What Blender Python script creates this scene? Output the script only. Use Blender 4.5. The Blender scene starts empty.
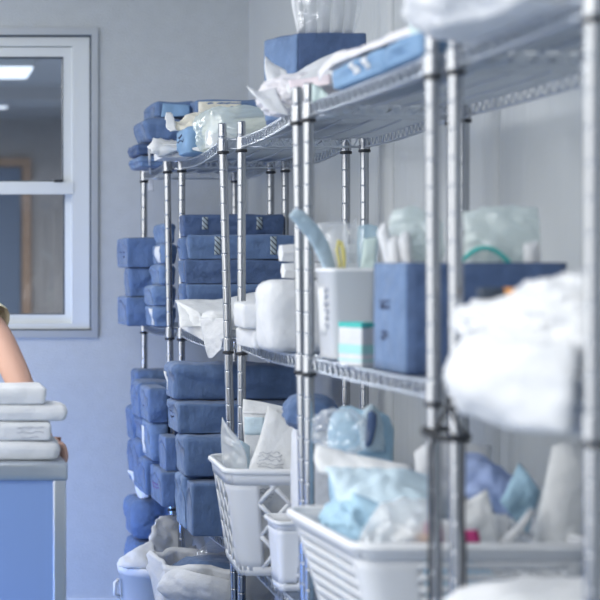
import bpy, bmesh, math, random
from mathutils import Vector, noise, Matrix
from mathutils.bvhtree import BVHTree
V = Vector
PI = math.pi
sc = bpy.context.scene
COL = sc.collection
H = 1.40            # camera height
F = 1500.0          # focal length in pixels of the 600 px frame
def P(px, py, Y):   # a point of the photograph at depth Y
    return V(((px + 109) * Y / F, Y, H - (py - 271) * Y / F))
def PX(px, Y): return (px + 109) * Y / F
def PZ(py, Y): return H - (py - 271) * Y / F

# ------------------------------------------------------------------ materials
def nt_new(name):
    m = bpy.data.materials.new(name); m.use_nodes = True
    nt = m.node_tree; nt.nodes.clear()
    out = nt.nodes.new('ShaderNodeOutputMaterial')
    return m, nt, out
def add_bump(nt, bsdf, scale, strength, dist=.01, stretch=None, detail=4):
    tc = nt.nodes.new('ShaderNodeTexCoord'); n = nt.nodes.new('ShaderNodeTexNoise')
    mp = nt.nodes.new('ShaderNodeMapping')
    if stretch: mp.inputs['Scale'].default_value = stretch
    n.inputs['Scale'].default_value = scale; n.inputs['Detail'].default_value = detail
    b = nt.nodes.new('ShaderNodeBump'); b.inputs['Strength'].default_value = strength; b.inputs['Distance'].default_value = dist
    nt.links.new(tc.outputs['Object'], mp.inputs['Vector']); nt.links.new(mp.outputs['Vector'], n.inputs['Vector'])
    nt.links.new(n.outputs['Fac'], b.inputs['Height']); nt.links.new(b.outputs['Normal'], bsdf.inputs['Normal'])
    return n
def mat(name, col, rough=.6, metal=0, bump=None, var=0, spec=.5, sheen=0, emit=0):
    m, nt, out = nt_new(name)
    p = nt.nodes.new('ShaderNodeBsdfPrincipled')
    p.inputs['Base Color'].default_value = (*col, 1); p.inputs['Roughness'].default_value = rough
    p.inputs['Metallic'].default_value = metal; p.inputs['Specular IOR Level'].default_value = spec
    if sheen: p.inputs['Sheen Weight'].default_value = sheen
    if emit:
        p.inputs['Emission Color'].default_value = (*col, 1); p.inputs['Emission Strength'].default_value = emit
    if bump: add_bump(nt, p, *bump)
    if var:
        tc = nt.nodes.new('ShaderNodeTexCoord'); n = nt.nodes.new('ShaderNodeTexNoise'); n.inputs['Scale'].default_value = 22
        r = nt.nodes.new('ShaderNodeValToRGB')
        r.color_ramp.elements[0].position = .3; r.color_ramp.elements[1].position = .7
        r.color_ramp.elements[0].color = (*[c * (1 - var) for c in col], 1); r.color_ramp.elements[1].color = (*[min(1, c * (1 + var)) for c in col], 1)
        nt.links.new(tc.outputs['Object'], n.inputs['Vector']); nt.links.new(n.outputs['Fac'], r.inputs['Fac'])
        nt.links.new(r.outputs['Color'], p.inputs['Base Color'])
    nt.links.new(p.outputs['BSDF'], out.inputs['Surface'])
    return m
def film(name, tint, opac, rough=.15, gloss=.12, bump=(30, .5, .01)):
    """thin plastic film: partly clear, partly milky, with a soft sheen"""
    m, nt, out = nt_new(name)
    t = nt.nodes.new('ShaderNodeBsdfTransparent'); t.inputs['Color'].default_value = (*[.75 + .25 * c for c in tint], 1)
    d = nt.nodes.new('ShaderNodeBsdfDiffuse'); d.inputs['Color'].default_value = (*tint, 1)
    tr = nt.nodes.new('ShaderNodeBsdfTranslucent'); tr.inputs['Color'].default_value = (*tint, 1)
    g = nt.nodes.new('ShaderNodeBsdfGlossy'); g.inputs['Roughness'].default_value = rough; g.inputs['Color'].default_value = (.95, .97, 1, 1)
    a = nt.nodes.new('ShaderNodeMixShader'); a.inputs['Fac'].default_value = .45
    b = nt.nodes.new('ShaderNodeMixShader'); b.inputs['Fac'].default_value = opac
    c = nt.nodes.new('ShaderNodeMixShader'); c.inputs['Fac'].default_value = gloss
    nt.links.new(d.outputs[0], a.inputs[1]); nt.links.new(tr.outputs[0], a.inputs[2])
    nt.links.new(t.outputs[0], b.inputs[1]); nt.links.new(a.outputs[0], b.inputs[2])
    nt.links.new(b.outputs[0], c.inputs[1]); nt.links.new(g.outputs[0], c.inputs[2])
    bp = add_bump(nt, g, *bump)
    bn = [n for n in nt.nodes if n.type == 'BUMP'][0]; nt.links.new(bn.outputs['Normal'], d.inputs['Normal'])
    nt.links.new(c.outputs[0], out.inputs['Surface'])
    return m
def tape_mat():
    m, nt, out = nt_new('indicator_tape')
    p = nt.nodes.new('ShaderNodeBsdfPrincipled'); p.inputs['Roughness'].default_value = .5
    uv = nt.nodes.new('ShaderNodeUVMap'); sp = nt.nodes.new('ShaderNodeSeparateXYZ')
    a = nt.nodes.new('ShaderNodeMath'); a.operation = 'ADD'
    f = nt.nodes.new('ShaderNodeMath'); f.operation = 'FRACT'
    g = nt.nodes.new('ShaderNodeMath'); g.operation = 'GREATER_THAN'; g.inputs[1].default_value = .72
    mx = nt.nodes.new('ShaderNodeMix'); mx.data_type = 'RGBA'
    mx.inputs['A'].default_value = (.33, .40, .46, 1); mx.inputs['B'].default_value = (.03, .035, .05, 1)
    nt.links.new(uv.outputs['UV'], sp.inputs[0]); nt.links.new(sp.outputs['X'], a.inputs[0]); nt.links.new(sp.outputs['Y'], a.inputs[1])
    nt.links.new(a.outputs[0], f.inputs[0]); nt.links.new(f.outputs[0], g.inputs[0]); nt.links.new(g.outputs[0], mx.inputs['Factor'])
    nt.links.new(mx.outputs['Result'], p.inputs['Base Color']); nt.links.new(p.outputs[0], out.inputs['Surface'])
    return m
M = dict(
    wall=mat('wall_paint', (.53, .56, .58), .85, bump=(150, .5, .006), var=.025),
    side_wall=mat('side_wall_panel', (.52, .55, .57), .42, bump=(3, .10, .05, (1, 9, .25))),
    floor=mat('floor_vinyl', (.16, .245, .38), .4, bump=(40, .05, .01)),  # unseen floor tinted blue to bounce blue light upward
    ceil=mat('ceiling_paint', (.78, .80, .83), .9, bump=(60, .1, .01)),
    chrome=mat('chrome', (.42, .44, .475), .22, 1),
    wire=mat('chrome_wire', (.58, .62, .68), .28, 1),
    steel=mat('brushed_steel', (.62, .66, .71), .32, 1, bump=(30, .08, .01, (1, 1, 12))),
    black=mat('black_plastic', (.015, .018, .025), .5),
    alu=mat('window_aluminium', (.70, .735, .75), .5, .1),
    gasket=mat('rubber_gasket', (.05, .07, .10), .6),
    blue=mat('blue_wrap', (.100, .170, .325), .78, bump=(15, .9, .02, (1, 1, .6), 7), var=.10, sheen=.15),
    blue2=mat('mid_blue_wrap', (.130, .215, .385), .78, bump=(17, .9, .02, (.6, 1, 1), 7), var=.10, sheen=.15),
    navy=mat('navy_wrap', (.066, .115, .24), .75, bump=(16, .9, .02, None, 7), var=.10, sheen=.1),
    sky=mat('sky_blue_wrap', (.20, .34, .53), .78, bump=(18, .5, .012, None, 7), var=.08),
    white=mat('white_wrap', (.70, .72, .75), .75, bump=(14, .6, .02, None, 7), var=.03),
    paper=mat('white_paper', (.74, .76, .78), .8, bump=(16, .6, .02, None, 7), var=.02),
    cream=mat('cream_paper', (.80, .77, .66), .8, bump=(60, .4, .01), var=.06),
    lav=mat('pale_lavender_sheet', (.78, .77, .81), .75, bump=(30, .4, .01), var=.04),
    pink=mat('dusty_pink_sheet', (.74, .66, .70), .75, bump=(30, .4, .01), var=.04),
    pale=mat('pale_blue_pouch', (.56, .70, .79), .6, bump=(30, .5, .01), var=.08),
    aqua=mat('light_blue_drape', (.38, .58, .73), .7, bump=(26, .5, .012), var=.10),
    lilac=mat('lilac_blue_cloth', (.36, .46, .74), .75, bump=(26, .5, .012), var=.10),
    mint=mat('pale_mint_packet', (.66, .80, .78), .6, bump=(40, .4, .01), var=.05),
    plast=mat('white_plastic', (.78, .80, .83), .38, bump=(8, .05, .01)),
    teal=mat('teal_print', (.05, .50, .47), .5),
    paleteal=mat('pale_teal_print', (.38, .72, .70), .5),
    magenta=mat('magenta_print', (.55, .05, .22), .5),
    orange=mat('orange_plastic', (.85, .36, .05), .45),
    yellowgreen=mat('yellow_handle', (.72, .66, .25), .5),
    ink=mat('dark_ink', (.03, .04, .10), .7),
    grey_ink=mat('grey_ink', (.40, .43, .50), .7),
    red_ink=mat('plum_ink', (.16, .08, .28), .7),
    tape=tape_mat(),
    skin=mat('skin', (.66, .40, .31), .5, bump=(120, .1, .004)),
    top=mat('pale_yellow_cotton', (.86, .82, .62), .85, bump=(60, .4, .01), var=.05),
    trouser=mat('navy_trousers', (.06, .08, .14), .85, bump=(60, .3, .01)),
    hair=mat('dark_hair', (.03, .022, .018), .5, bump=(40, .6, .01, (1, 1, .1))),
    lip=mat('lip', (.50, .22, .20), .5),
    eye=mat('eye', (.03, .03, .03), .2),
    liner=mat('window_liner', (.52, .55, .58), .4, .5),
    panel=mat('blue_tinted_panel', (.20, .31, .58), .45, bump=(20, .05, .01)),  # blue haze over the trolley is put into the panel colour
    wood=mat('light_wood', (.40, .27, .19), .5, bump=(20, .1, .01, (8, 8, 1)), var=.12),
    door=mat('slate_blue_door', (.13, .18, .27), .5),
    far_wall=mat('far_room_wall', (.40, .385, .38), .8, var=.04),
    far_ceil=mat('far_room_ceiling', (.46, .46, .47), .8),
    lamp=mat('lamp_diffuser', (.9, .95, 1), .5, emit=1.15),
    clear=film('clear_film', (.93, .95, .97), .18, .12, .12),
    milky=film('milky_film', (.92, .94, .96), .5, .2, .1),
    mintfilm=film('mint_film', (.84, .94, .94), .38, .2, .12),
    mintbag=film('pale_mint_film', (.84, .92, .92), .78, .3, .08, (24, .8, .012)),
    bluefilm=film('blue_film', (.62, .82, .92), .45, .2, .12),
)
def glass_mat():
    m, nt, out = nt_new('window_glass')
    t = nt.nodes.new('ShaderNodeBsdfTransparent'); t.inputs['Color'].default_value = (.90, .92, .95, 1)
    g = nt.nodes.new('ShaderNodeBsdfGlossy'); g.inputs['Roughness'].default_value = .02
    f = nt.nodes.new('ShaderNodeFresnel'); f.inputs['IOR'].default_value = 1.5
    x = nt.nodes.new('ShaderNodeMixShader')
    nt.links.new(f.outputs[0], x.inputs[0]); nt.links.new(t.outputs[0], x.inputs[1]); nt.links.new(g.outputs[0], x.inputs[2])
    nt.links.new(x.outputs[0], out.inputs['Surface'])
    return m
M['glass'] = glass_mat()

# ------------------------------------------------------------------ mesh helpers
class MB:
    def __init__(s): s.v = []; s.f = []; s.mi = []; s.uv = []
    def add(s, vs, fs, mi=0):
        b = len(s.v); s.v += [V(v) for v in vs]
        for f in fs: s.f.append(tuple(i + b for i in f)); s.mi.append(mi)
        return s
    def box(s, a, b, mi=0):
        (x0, y0, z0), (x1, y1, z1) = a, b
        vs = [(x0, y0, z0), (x1, y0, z0), (x1, y1, z0), (x0, y1, z0), (x0, y0, z1), (x1, y0, z1), (x1, y1, z1), (x0, y1, z1)]
        return s.add(vs, [(3, 2, 1, 0), (4, 5, 6, 7), (0, 1, 5, 4), (1, 2, 6, 5), (2, 3, 7, 6), (3, 0, 4, 7)], mi)
    def tube(s, pts, r, n=6, closed=False, mi=0, cap=True):
        pts = [V(p) for p in pts]; m = len(pts)
        rs = r if isinstance(r, (list, tuple)) else [r] * m
        vs = []; nrm = None
        for i, p in enumerate(pts):
            if closed: t = pts[(i + 1) % m] - pts[i - 1]
            else: t = pts[min(i + 1, m - 1)] - pts[max(i - 1, 0)]
            t.normalize()
            if nrm is None:
                nrm = t.orthogonal().normalized()
            else:
                nrm = (nrm - t * nrm.dot(t))
                nrm = nrm.normalized() if nrm.length > 1e-6 else t.orthogonal().normalized()
            bn = t.cross(nrm)
            for k in range(n):
                a = 2 * PI * k / n
                vs.append(p + (nrm * math.cos(a) + bn * math.sin(a)) * rs[i])
        fs = []
        for i in range(m if closed else m - 1):
            j = (i + 1) % m
            for k in range(n): fs.append((i * n + k, i * n + (k + 1) % n, j * n + (k + 1) % n, j * n + k))
        if cap and not closed:
            fs.append(tuple(range(n))[::-1]); fs.append(tuple((m - 1) * n + k for k in range(n)))
        return s.add(vs, fs, mi)
    def lathe(s, a, b, prof, n=14, mi=0):
        """profile of (distance along a->b, radius)"""
        a, b = V(a), V(b); t = (b - a).normalized(); u = t.orthogonal().normalized(); w = t.cross(u)
        vs = []; fs = []
        for h, r in prof:
            for k in range(n):
                an = 2 * PI * k / n; vs.append(a + t * h + (u * math.cos(an) + w * math.sin(an)) * r)
        for i in range(len(prof) - 1):
            for k in range(n): fs.append((i * n + k, i * n + (k + 1) % n, (i + 1) * n + (k + 1) % n, (i + 1) * n + k))
        fs.append(tuple(range(n))[::-1]); fs.append(tuple((len(prof) - 1) * n + k for k in range(n)))
        return s.add(vs, fs, mi)
def wloc(o):
    l = V((0, 0, 0))
    while o: l += o.location; o = o.parent
    return l
BV = {}
def mk(name, mb, mats, parent=None, origin=None, smooth=True, uvs=None, keep_bvh=False):
    """link a mesh whose vertices are given in world space; the origin goes to its base (or stays at its parent's)"""
    if not isinstance(mats, (list, tuple)): mats = [mats]
    vs = mb.v
    if parent: org = wloc(parent)
    elif origin is not None: org = V(origin)
    else:
        lo = V([min(v[i] for v in vs) for i in range(3)]); hi = V([max(v[i] for v in vs) for i in range(3)])
        org = V(((lo.x + hi.x) / 2, (lo.y + hi.y) / 2, lo.z))
    me = bpy.data.meshes.new(name)
    me.from_pydata([v - org for v in vs], [], mb.f)
    for m in mats: me.materials.append(m)
    if any(mb.mi): me.polygons.foreach_set('material_index', mb.mi)
    if smooth: me.polygons.foreach_set('use_smooth', [True] * len(me.polygons))
    if uvs:
        l = me.uv_layers.new(name='UVMap')
        for lp in me.loops: l.data[lp.index].uv = uvs[lp.vertex_index]
    me.update()
    o = bpy.data.objects.new(name, me); COL.objects.link(o)
    if parent: o.parent = parent
    else: o.location = org
    if keep_bvh: BV[o.name] = BVHTree.FromPolygons(vs, mb.f)
    return o
def tag(o, label, cat, group=None):
    o['label'] = label; o['category'] = cat
    if group: o['group'] = group
    return o
def thing(name, label, cat, loc, group=None):
    o = bpy.data.objects.new(name, None); o.empty_display_size = .05; COL.objects.link(o); o.location = V(loc)
    return tag(o, label, cat, group)
def struct(o): o['kind'] = 'structure'; return o
def nz(p, s=0): return noise.noise(V(p) + V((s * 7.31, s * 3.7, s * 1.9)))

def axis_pos(L, r, n):
    c = [0, r * .12, r * .45, r]
    for i in range(1, n): c.append(r + (L - 2 * r) * i / n)
    return c + [L - r, L - r * .45, L - r * .12, L]
def rbox(foot, z0, z1, r=.012, n=9, seed=0, bulge=.003, wr=.003, crease=.0025, lean=0):
    """a soft wrapped box on a four-cornered footprint (near-left, near-right, far-right, far-left)"""
    f = [V((p[0], p[1], 0)) for p in foot]
    w = ((f[1] - f[0]).length + (f[2] - f[3]).length) / 2; d = ((f[3] - f[0]).length + (f[2] - f[1]).length) / 2; h = z1 - z0
    r = min(r, h * .45, w * .45, d * .45)
    dims = (w, d, h); ax = [axis_pos(L, r, max(4, min(n, int(L / .011)))) for L in dims]
    idx = {}; mb = MB()
    def vert(i, j, k):
        key = (i, j, k)
        if key in idx: return idx[key]
        p = V((ax[0][i], ax[1][j], ax[2][k]))
        q = V([min(max(p[a], r), dims[a] - r) for a in range(3)]); nn = p - q
        nn = nn.normalized() if nn.length > 1e-9 else V((0, 0, 1))
        p2 = q + nn * r
        a, b, c = p2.x / w, p2.y / d, p2.z / h
        # displacement
        sa, sb, s_c = math.sin(PI * min(max(a, 0), 1)), math.sin(PI * min(max(b, 0), 1)), math.sin(PI * min(max(c, 0), 1))
        wt = abs(nn.x) * sb * s_c + abs(nn.y) * sa * s_c + abs(nn.z) * sa * sb * .5
        dd = bulge * wt + wr * nz(p2 * 14, seed) * (1 if nn.z > -.5 else .2)
        if crease:
            rnd = random.Random(seed * 13 + 5)
            for q_ in range(3):
                m_, o_ = rnd.uniform(-1.4, 1.4), rnd.uniform(.15, .85)
                t = (p2.x if abs(nn.y) > .5 else p2.y) / max(w, d) * 1.0
                e = (c - o_) - m_ * (t - .5)
                dd += crease * (.5 * math.tanh(e / .035) + .22 * math.sin(e * 38 + q_) * math.exp(-(e / .3) ** 2)) * (1 if abs(nn.z) < .6 else .3) * (.3 + .7 * wt)
        p2 = p2 + nn * dd
        a, b = p2.x / w, p2.y / d
        xy = f[0] * (1 - a) * (1 - b) + f[1] * a * (1 - b) + f[2] * a * b + f[3] * (1 - a) * b
        idx[key] = len(mb.v); mb.v.append(V((xy.x + lean * c, xy.y, z0 + max(p2.z, 0.0)))); return idx[key]
    N = [len(x) - 1 for x in ax]
    def quad(*k): mb.f.append(tuple(vert(*q) for q in k)); mb.mi.append(0)
    for i in range(N[0]):
        for j in range(N[1]):
            quad((i, j, 0), (i, j + 1, 0), (i + 1, j + 1, 0), (i + 1, j, 0)); z = N[2]
            quad((i, j, z), (i + 1, j, z), (i + 1, j + 1, z), (i, j + 1, z))
    for i in range(N[0]):
        for k in range(N[2]):
            quad((i, 0, k), (i + 1, 0, k), (i + 1, 0, k + 1), (i, 0, k + 1)); y = N[1]
            quad((i, y, k), (i, y, k + 1), (i + 1, y, k + 1), (i + 1, y, k))
    for j in range(N[1]):
        for k in range(N[2]):
            quad((0, j, k), (0, j, k + 1), (0, j + 1, k + 1), (0, j + 1, k)); x = N[0]
            quad((x, j, k), (x, j + 1, k), (x, j + 1, k + 1), (x, j, k + 1))
    return mb
def rect(x0, x1, y0, y1, rot=0):
    c = V(((x0 + x1) / 2, (y0 + y1) / 2)); R = Matrix.Rotation(math.radians(rot), 2)
    return [tuple(c + R @ (V(p) - c)) for p in ((x0, y0), (x1, y0), (x1, y1), (x0, y1))]
def cr(a, b, c, d, t):
    return .5 * ((2 * b) + (c - a) * t + (2 * a - 5 * b + 4 * c - d) * t * t + (3 * b - a - 3 * c + d) * t ** 3)
def spline(pts, u):
    n = len(pts) - 1; x = min(max(u, 0), 1) * n; i = min(int(x), n - 1); t = x - i
    g = lambda k: pts[min(max(k, 0), n)]
    a = g(i - 1) if i > 0 else 2 * pts[0] - pts[1]; d = g(i + 2) if i + 2 <= n else 2 * pts[n] - pts[n - 1]
    return cr(a, g(i), g(i + 1), d, t)
def sheet(ctrl, thick=.004, wr=.005, freq=14, seed=0, n=(16, 16), jag=0):
    """pillow-like pouch or cloth over a net of control points (rows of points)"""
    ctrl = [[V(p) for p in r] for r in ctrl]; nu, nv = n
    S = lambda u, v: spline([spline(r, u) for r in ctrl], v)
    fr, bk = [], []
    for j in range(nv + 1):
        for i in range(nu + 1):
            u, v = i / nu, j / nv; e = 1e-3
            p = S(u, v)
            du = S(min(u + e, 1), v) - S(max(u - e, 0), v); dv = S(u, min(v + e, 1)) - S(u, max(v - e, 0))
            nn = du.cross(dv); nn = nn.normalized() if nn.length > 1e-12 else V((0, -1, 0))
            ed = (1 - (2 * u - 1) ** 4) * (1 - (2 * v - 1) ** 4)
            k = wr * (nz(p * freq, seed) + .6 * (1 - 2 * abs(nz(p * freq * 1.7, seed + 3)))) * (.35 + .65 * ed)
            q = p + nn * k
            if jag and (i in (0, nu) or j in (0, nv)): q += V((nz(p * 60, seed + 9), nz(p * 60, seed + 8), nz(p * 60, seed + 7))) * jag
            t = .0006 + thick * ed ** .6 * (1 + .35 * nz(p * freq * .8, seed + 5))
            fr.append(q + nn * t); bk.append(q - nn * t)
    mb = MB(); N = len(fr); mb.v = fr + bk; W = nu + 1
    for j in range(nv):
        for i in range(nu):
            a = j * W + i; mb.f.append((a, a + 1, a + 1 + W, a + W)); mb.f.append((a + N, a + W + N, a + 1 + W + N, a + 1 + N))
    ring = [i for i in range(W)] + [j * W + nu for j in range(1, nv + 1)] + [nv * W + i for i in range(nu - 1, -1, -1)] + [j * W for j in range(nv - 1, 0, -1)]
    for a, b in zip(ring, ring[1:] + ring[:1]): mb.f.append((b, a, a + N, b + N))
    mb.mi = [0] * len(mb.f); return mb
def blob(c, r, seed=0, amp=.18, freq=1.6, ex=2.4, zmin=None, sub=5):
    bm = bmesh.new(); bmesh.ops.create_icosphere(bm, subdivisions=sub, radius=1)
    mb = MB(); c = V(c)
    for v in bm.verts:
        d = v.co.normalized()
        k = (abs(d.x) ** ex + abs(d.y) ** ex + abs(d.z) ** ex) ** (-1 / ex)
        q = d * freq
        w = V((nz(q, seed + 20), nz(q, seed + 21), nz(q, seed + 22))) * .7
        dd = (1 - 2 * abs(nz(q * 1.2 + w, seed))) * .6 + .45 * (1 - 2 * abs(nz(q * 2.6 + w, seed + 4))) + .2 * (1 - 2 * abs(nz(q * 5.5 + w, seed + 6))) - .5
        p = d * k * (1 + amp * dd)
        p = c + V((p.x * r[0], p.y * r[1], p.z * r[2]))
        if zmin is not None and p.z < zmin: p.z = zmin + (p.z - zmin) * .02
        mb.v.append(p)
    for f in bm.faces: mb.f.append(tuple(v.index for v in f.verts)); mb.mi.append(0)
    bm.free(); return mb
def merge(*ms):
    a = MB()
    for m in ms: a.add(m.v, m.f)
    return a
def hit(o, p, d, off):
    d = V(d).normalized(); loc, nn, i, ds = BV[o.name].ray_cast(V(p) - d * .25, d)
    return (loc - d * off) if loc is not None else V(p) - d * off
def decal(o, name, c, ux, uy, w, h, d, m, off=.0016, nx=5, ny=8, uvk=(1, 1)):
    """a thin strip stuck on o's surface, with its own small thickness"""
    c, ux, uy = V(c), V(ux), V(uy); dv = V(d).normalized(); mb = MB(); uvs = []
    for lay in (off, off * .2):
        for j in range(ny + 1):
            for i in range(nx + 1):
                a, b = i / nx - .5, j / ny - .5
                mb.v.append(hit(o, c + ux * w * a + uy * h * b, dv, lay)); uvs.append(((a + .5) * uvk[0], (b + .5) * uvk[1]))
    W = nx + 1; N = W * (ny + 1)
    for j in range(ny):
        for i in range(nx):
            a = j * W + i; mb.f.append((a, a + 1, a + 1 + W, a + W)); mb.f.append((a + N, a + W + N, a + 1 + W + N, a + 1 + N))
    ring = [i for i in range(W)] + [j * W + nx for j in range(1, ny + 1)] + [ny * W + i for i in range(nx - 1, -1, -1)] + [j * W for j in range(ny - 1, 0, -1)]
    for a, b in zip(ring, ring[1:] + ring[:1]): mb.f.append((b, a, a + N, b + N))
    mb.mi = [0] * len(mb.f)
    return mk(name, mb, m, o, uvs=uvs)
def scribble(o, c, ux, uy, w, h, d, m, seed=0, lines=2, r=.0011, name='handwritten_mark'):
    rnd = random.Random(seed); c, ux, uy = V(c), V(ux), V(uy); mb = MB()
    for l in range(lines):
        pts = []; k = 11; yo = .5 - (l + .5) / lines; ln = rnd.uniform(.75, 1)
        for i in range(k):
            a = (i / (k - 1) - .5) * ln; b = yo + rnd.uniform(-.4, .4) / lines
            pts.append(hit(o, c + ux * w * a + uy * h * b, d, .0012))
        mb.tube(pts, r, 4)
    return mk(name, mb, m, o)
X3, Y3, Z3 = V((1, 0, 0)), V((0, 1, 0)), V((0, 0, 1))
PACKS = 'blue wrapped sterile packs on the racks'
def pack(label, foot, z0, z1, m='blue', seed=0, r=.008, bulge=.002, wr=.0035, name='wrapped_pack', cat='pack', group=PACKS, lean=0, crease=.0065, flap=True):
    o = mk(name, rbox(foot, z0, z1, r, 26, seed, bulge, wr, crease, lean), M[m], keep_bvh=True)
    tag(o, label, cat, group)
    if flap:    # the folded-over edge of the wrap on the end that faces the aisle
        f = [V((p[0], p[1], 0)) for p in foot]; ed = f[3] - f[0]; L = ed.length; u = ed.normalized(); inw = V((u.y, -u.x, 0))
        mb = MB(); n = 9; hh = z1 - z0
        rows = []
        for j, (c0, off) in enumerate(((.12, .0002), (.5, .0007), (.86, .0011))):
            row = []
            for i in range(n):
                a = .08 + .84 * i / (n - 1)
                cc = c0 if j < 2 else .9 - .5 * abs(a - .5)
                row.append(hit(o, f[0] + u * L * a + Z3 * (z0 + hh * cc), inw, off))
            rows.append(row)
        W = n; vs = sum(rows, []); N = len(vs); back = [v + inw * .0016 for v in vs]
        fs = []
        for j in range(2):
            for i in range(n - 1):
                a = j * W + i; fs += [(a, a + W, a + W + 1, a + 1), (a + N, a + 1 + N, a + W + 1 + N, a + W + N)]
        ring = list(range(W)) + [W + W - 1, 3 * W - 1] + [2 * W + i for i in range(W - 2, -1, -1)] + [W]
        for a, b in zip(ring, ring[1:] + ring[:1]): fs.append((b, a, a + N, b + N))
        mb.add(vs + back, fs); mk('fold_flap', mb, M[m], o)
    return o

# ------------------------------------------------------------------ the room
YB, XW, ZC = 6.25, 1.49, 2.80
wx0, wx1, wz0, wz1 = -.16, PX(97.5, YB), PZ(337.5, YB), PZ(28.5, YB)
mb = MB()
mb.box((-2.8, YB, 0), (wx0, YB + .16, ZC)); mb.box((wx1, YB, 0), (XW + .16, YB + .16, ZC))
mb.box((wx0, YB, 0), (wx1, YB + .16, wz0)); mb.box((wx0, YB, wz1), (wx1, YB + .16, ZC))
struct(mk('wall_back', mb, M['wall'], smooth=False))
struct(mk('wall_right', MB().box((XW, -1.5, 0), (XW + .16, YB, ZC)), M['side_wall'], smooth=False))
struct(mk('wall_front', MB().box((-2.8, -1.6, 0), (XW + .16, -1.5, ZC)), M['wall'], smooth=False))
struct(mk('floor', MB().box((-2.8, -1.5, -.1), (XW + .16, YB + .16, 0)), M['floor'], smooth=False))
struct(mk('ceiling', MB().box((-2.8, -1.5, ZC), (XW + .16, YB + .16, ZC + .1)), M['ceil'], smooth=False))
struct(mk('baseboard_back', MB().box((-2.8, YB - .008, 0), (XW, YB, .04)), M['alu'], smooth=False))
struct(mk('baseboard_right', MB().box((XW - .008, -1.5, 0), (XW, YB - .008, .04)), M['alu'], smooth=False))
for i, (y, w, d) in enumerate(((4.50, .06, .024), (3.72, .05, .014))):
    m = MB(); k_ = 12
    for z in (0, ZC):
        for q in range(k_ + 1): m.v.append(V((XW + .002 - d * math.sin(PI * q / k_), y - w * math.cos(PI * q / k_), z)))
    m.f = [(q + 1, q, q + k_ + 1, q + k_ + 2) for q in range(k_)]; m.mi = [0] * k_
    struct(mk('trim_%d' % (i + 1), m, M['side_wall']))

# window: steel liner, aluminium frame, two sashes, glass
win = bpy.data.objects.new('window_1', None); COL.objects.link(win); win.location = ((wx0 + wx1) / 2, YB, wz0); struct(win)
def ring_box(x0, x1, z0, z1, t, y0, y1, tb=None, tt=None):
    tb = tb or t; tt = tt or t
    m = MB(); m.box((x0, y0, z0), (x0 + t, y1, z1)); m.box((x1 - t, y0, z0), (x1, y1, z1))
    m.box((x0 + t, y0, z0), (x1 - t, y1, z0 + tb)); m.box((x0 + t, y0, z1 - tt), (x1 - t, y1, z1)); return m
px = 1 / (F / YB)
mk('steel_liner', ring_box(wx0, wx1, wz0, wz1, 6 * px, YB - .014, YB + .10, tb=7 * px, tt=6.5 * px), M['liner'], win, smooth=False)
ix0, ix1, iz0, iz1 = wx0 + 6 * px, wx1 - 6 * px, wz0 + 7 * px, wz1 - 6.5 * px
mk('gasket_line', ring_box(ix0, ix1, iz0, iz1, 1.3 * px, YB + .012, YB + .1), M['gasket'], win, smooth=False)
ix0 += 1.3 * px; ix1 -= 1.3 * px; iz0 += 1.3 * px; iz1 -= 1.3 * px
mk('window_frame', ring_box(ix0, ix1, iz0, iz1, 17 * px, YB + .022, YB + .10, tb=5 * px, tt=9 * px), M['alu'], win, smooth=False)
def sash(x0, x1, z0, z1, t, y, nm, tb=None):
    s = mk(nm, ring_box(x0, x1, z0, z1, t, y, y + .035, tb=tb), M['alu'], win, smooth=False)
    tb = tb or t
    mk('glazing_bead', ring_box(x0 + t, x1 - t, z0 + tb, z1 - t, 1.0 * px, y + .004, y + .03), M['gasket'], s, smooth=False)
    mk('glass_pane', MB().box((x0 + t, y + .016, z0 + tb), (x1 - t, y + .020, z1 - t)), M['glass'], s, smooth=False)
zm = PZ(188, YB)
sx1 = PX(74, YB)
sash(ix0 + 12 * px, sx1, zm - 2 * px, PZ(46, YB), 9.5 * px, YB + .036, 'upper_sash', tb=9 * px)
sash(ix0 + 12 * px, sx1 + .004, iz0 + 4 * px, zm + 4.5 * px, 8 * px, YB + .074, 'lower_sash', tb=10 * px)
mk('meeting_rail', MB().box((ix0 + 10 * px, YB + .018, zm - 6 * px), (sx1, YB + .036, zm + 6 * px)), M['alu'], win, smooth=False)
mk('sash_latch', MB().box((PX(55, YB), YB + .012, zm + 6 * px), (PX(63, YB), YB + .036, zm + 8.5 * px)), M['black'], win, smooth=False)

# the room behind the window
struct(mk('wall_far', MB().box((-3, 13, 0), (4, 13.1, 2.75)), M['far_wall'], smooth=False))
struct(mk('wall_far_right', MB().box((2.2, YB + .16, 0), (2.3, 13, 2.75)), M['far_wall'], smooth=False))
struct(mk('ceiling_far', MB().box((-3, YB + .16, 2.72), (4, 13, 2.8)), M['far_ceil'], smooth=False))
struct(mk('floor_far', MB().box((-3, YB + .16, -.1), (4, 13, 0)), M['floor'], smooth=False))
struct(mk('trim_3', MB().box((-3, 10.7, 2.62), (2.2, 11.1, 2.72)), M['far_ceil'], smooth=False))
d2 = bpy.data.objects.new('door_1', None); COL.objects.link(d2); d2.location = (.7, 13, 0); struct(d2)
jx = PX(27, 13); jz = PZ(162, 13)
mk('door_leaf', MB().box((jx - .95, 12.965, 0), (jx - .06, 12.99, jz - .05)), M['door'], d2, smooth=False)
m_ = MB(); m_.box((jx - .045, 12.94, 0), (jx + .03, 13, jz + .03)); m_.box((jx - 1.03, 12.94, 0), (jx - .95, 13, jz + .03)); m_.box((jx - .95, 12.94, jz - .04), (jx - .045, 13, jz + .03))
mk('door_frame', m_, M['wood'], d2, smooth=False)
mk('door_handle', MB().tube([(jx - .14, 12.965, 1.0), (jx - .14, 12.92, 1.0), (jx - .26, 12.92, 1.0)], .011, 8), M['steel'], d2)
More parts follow.
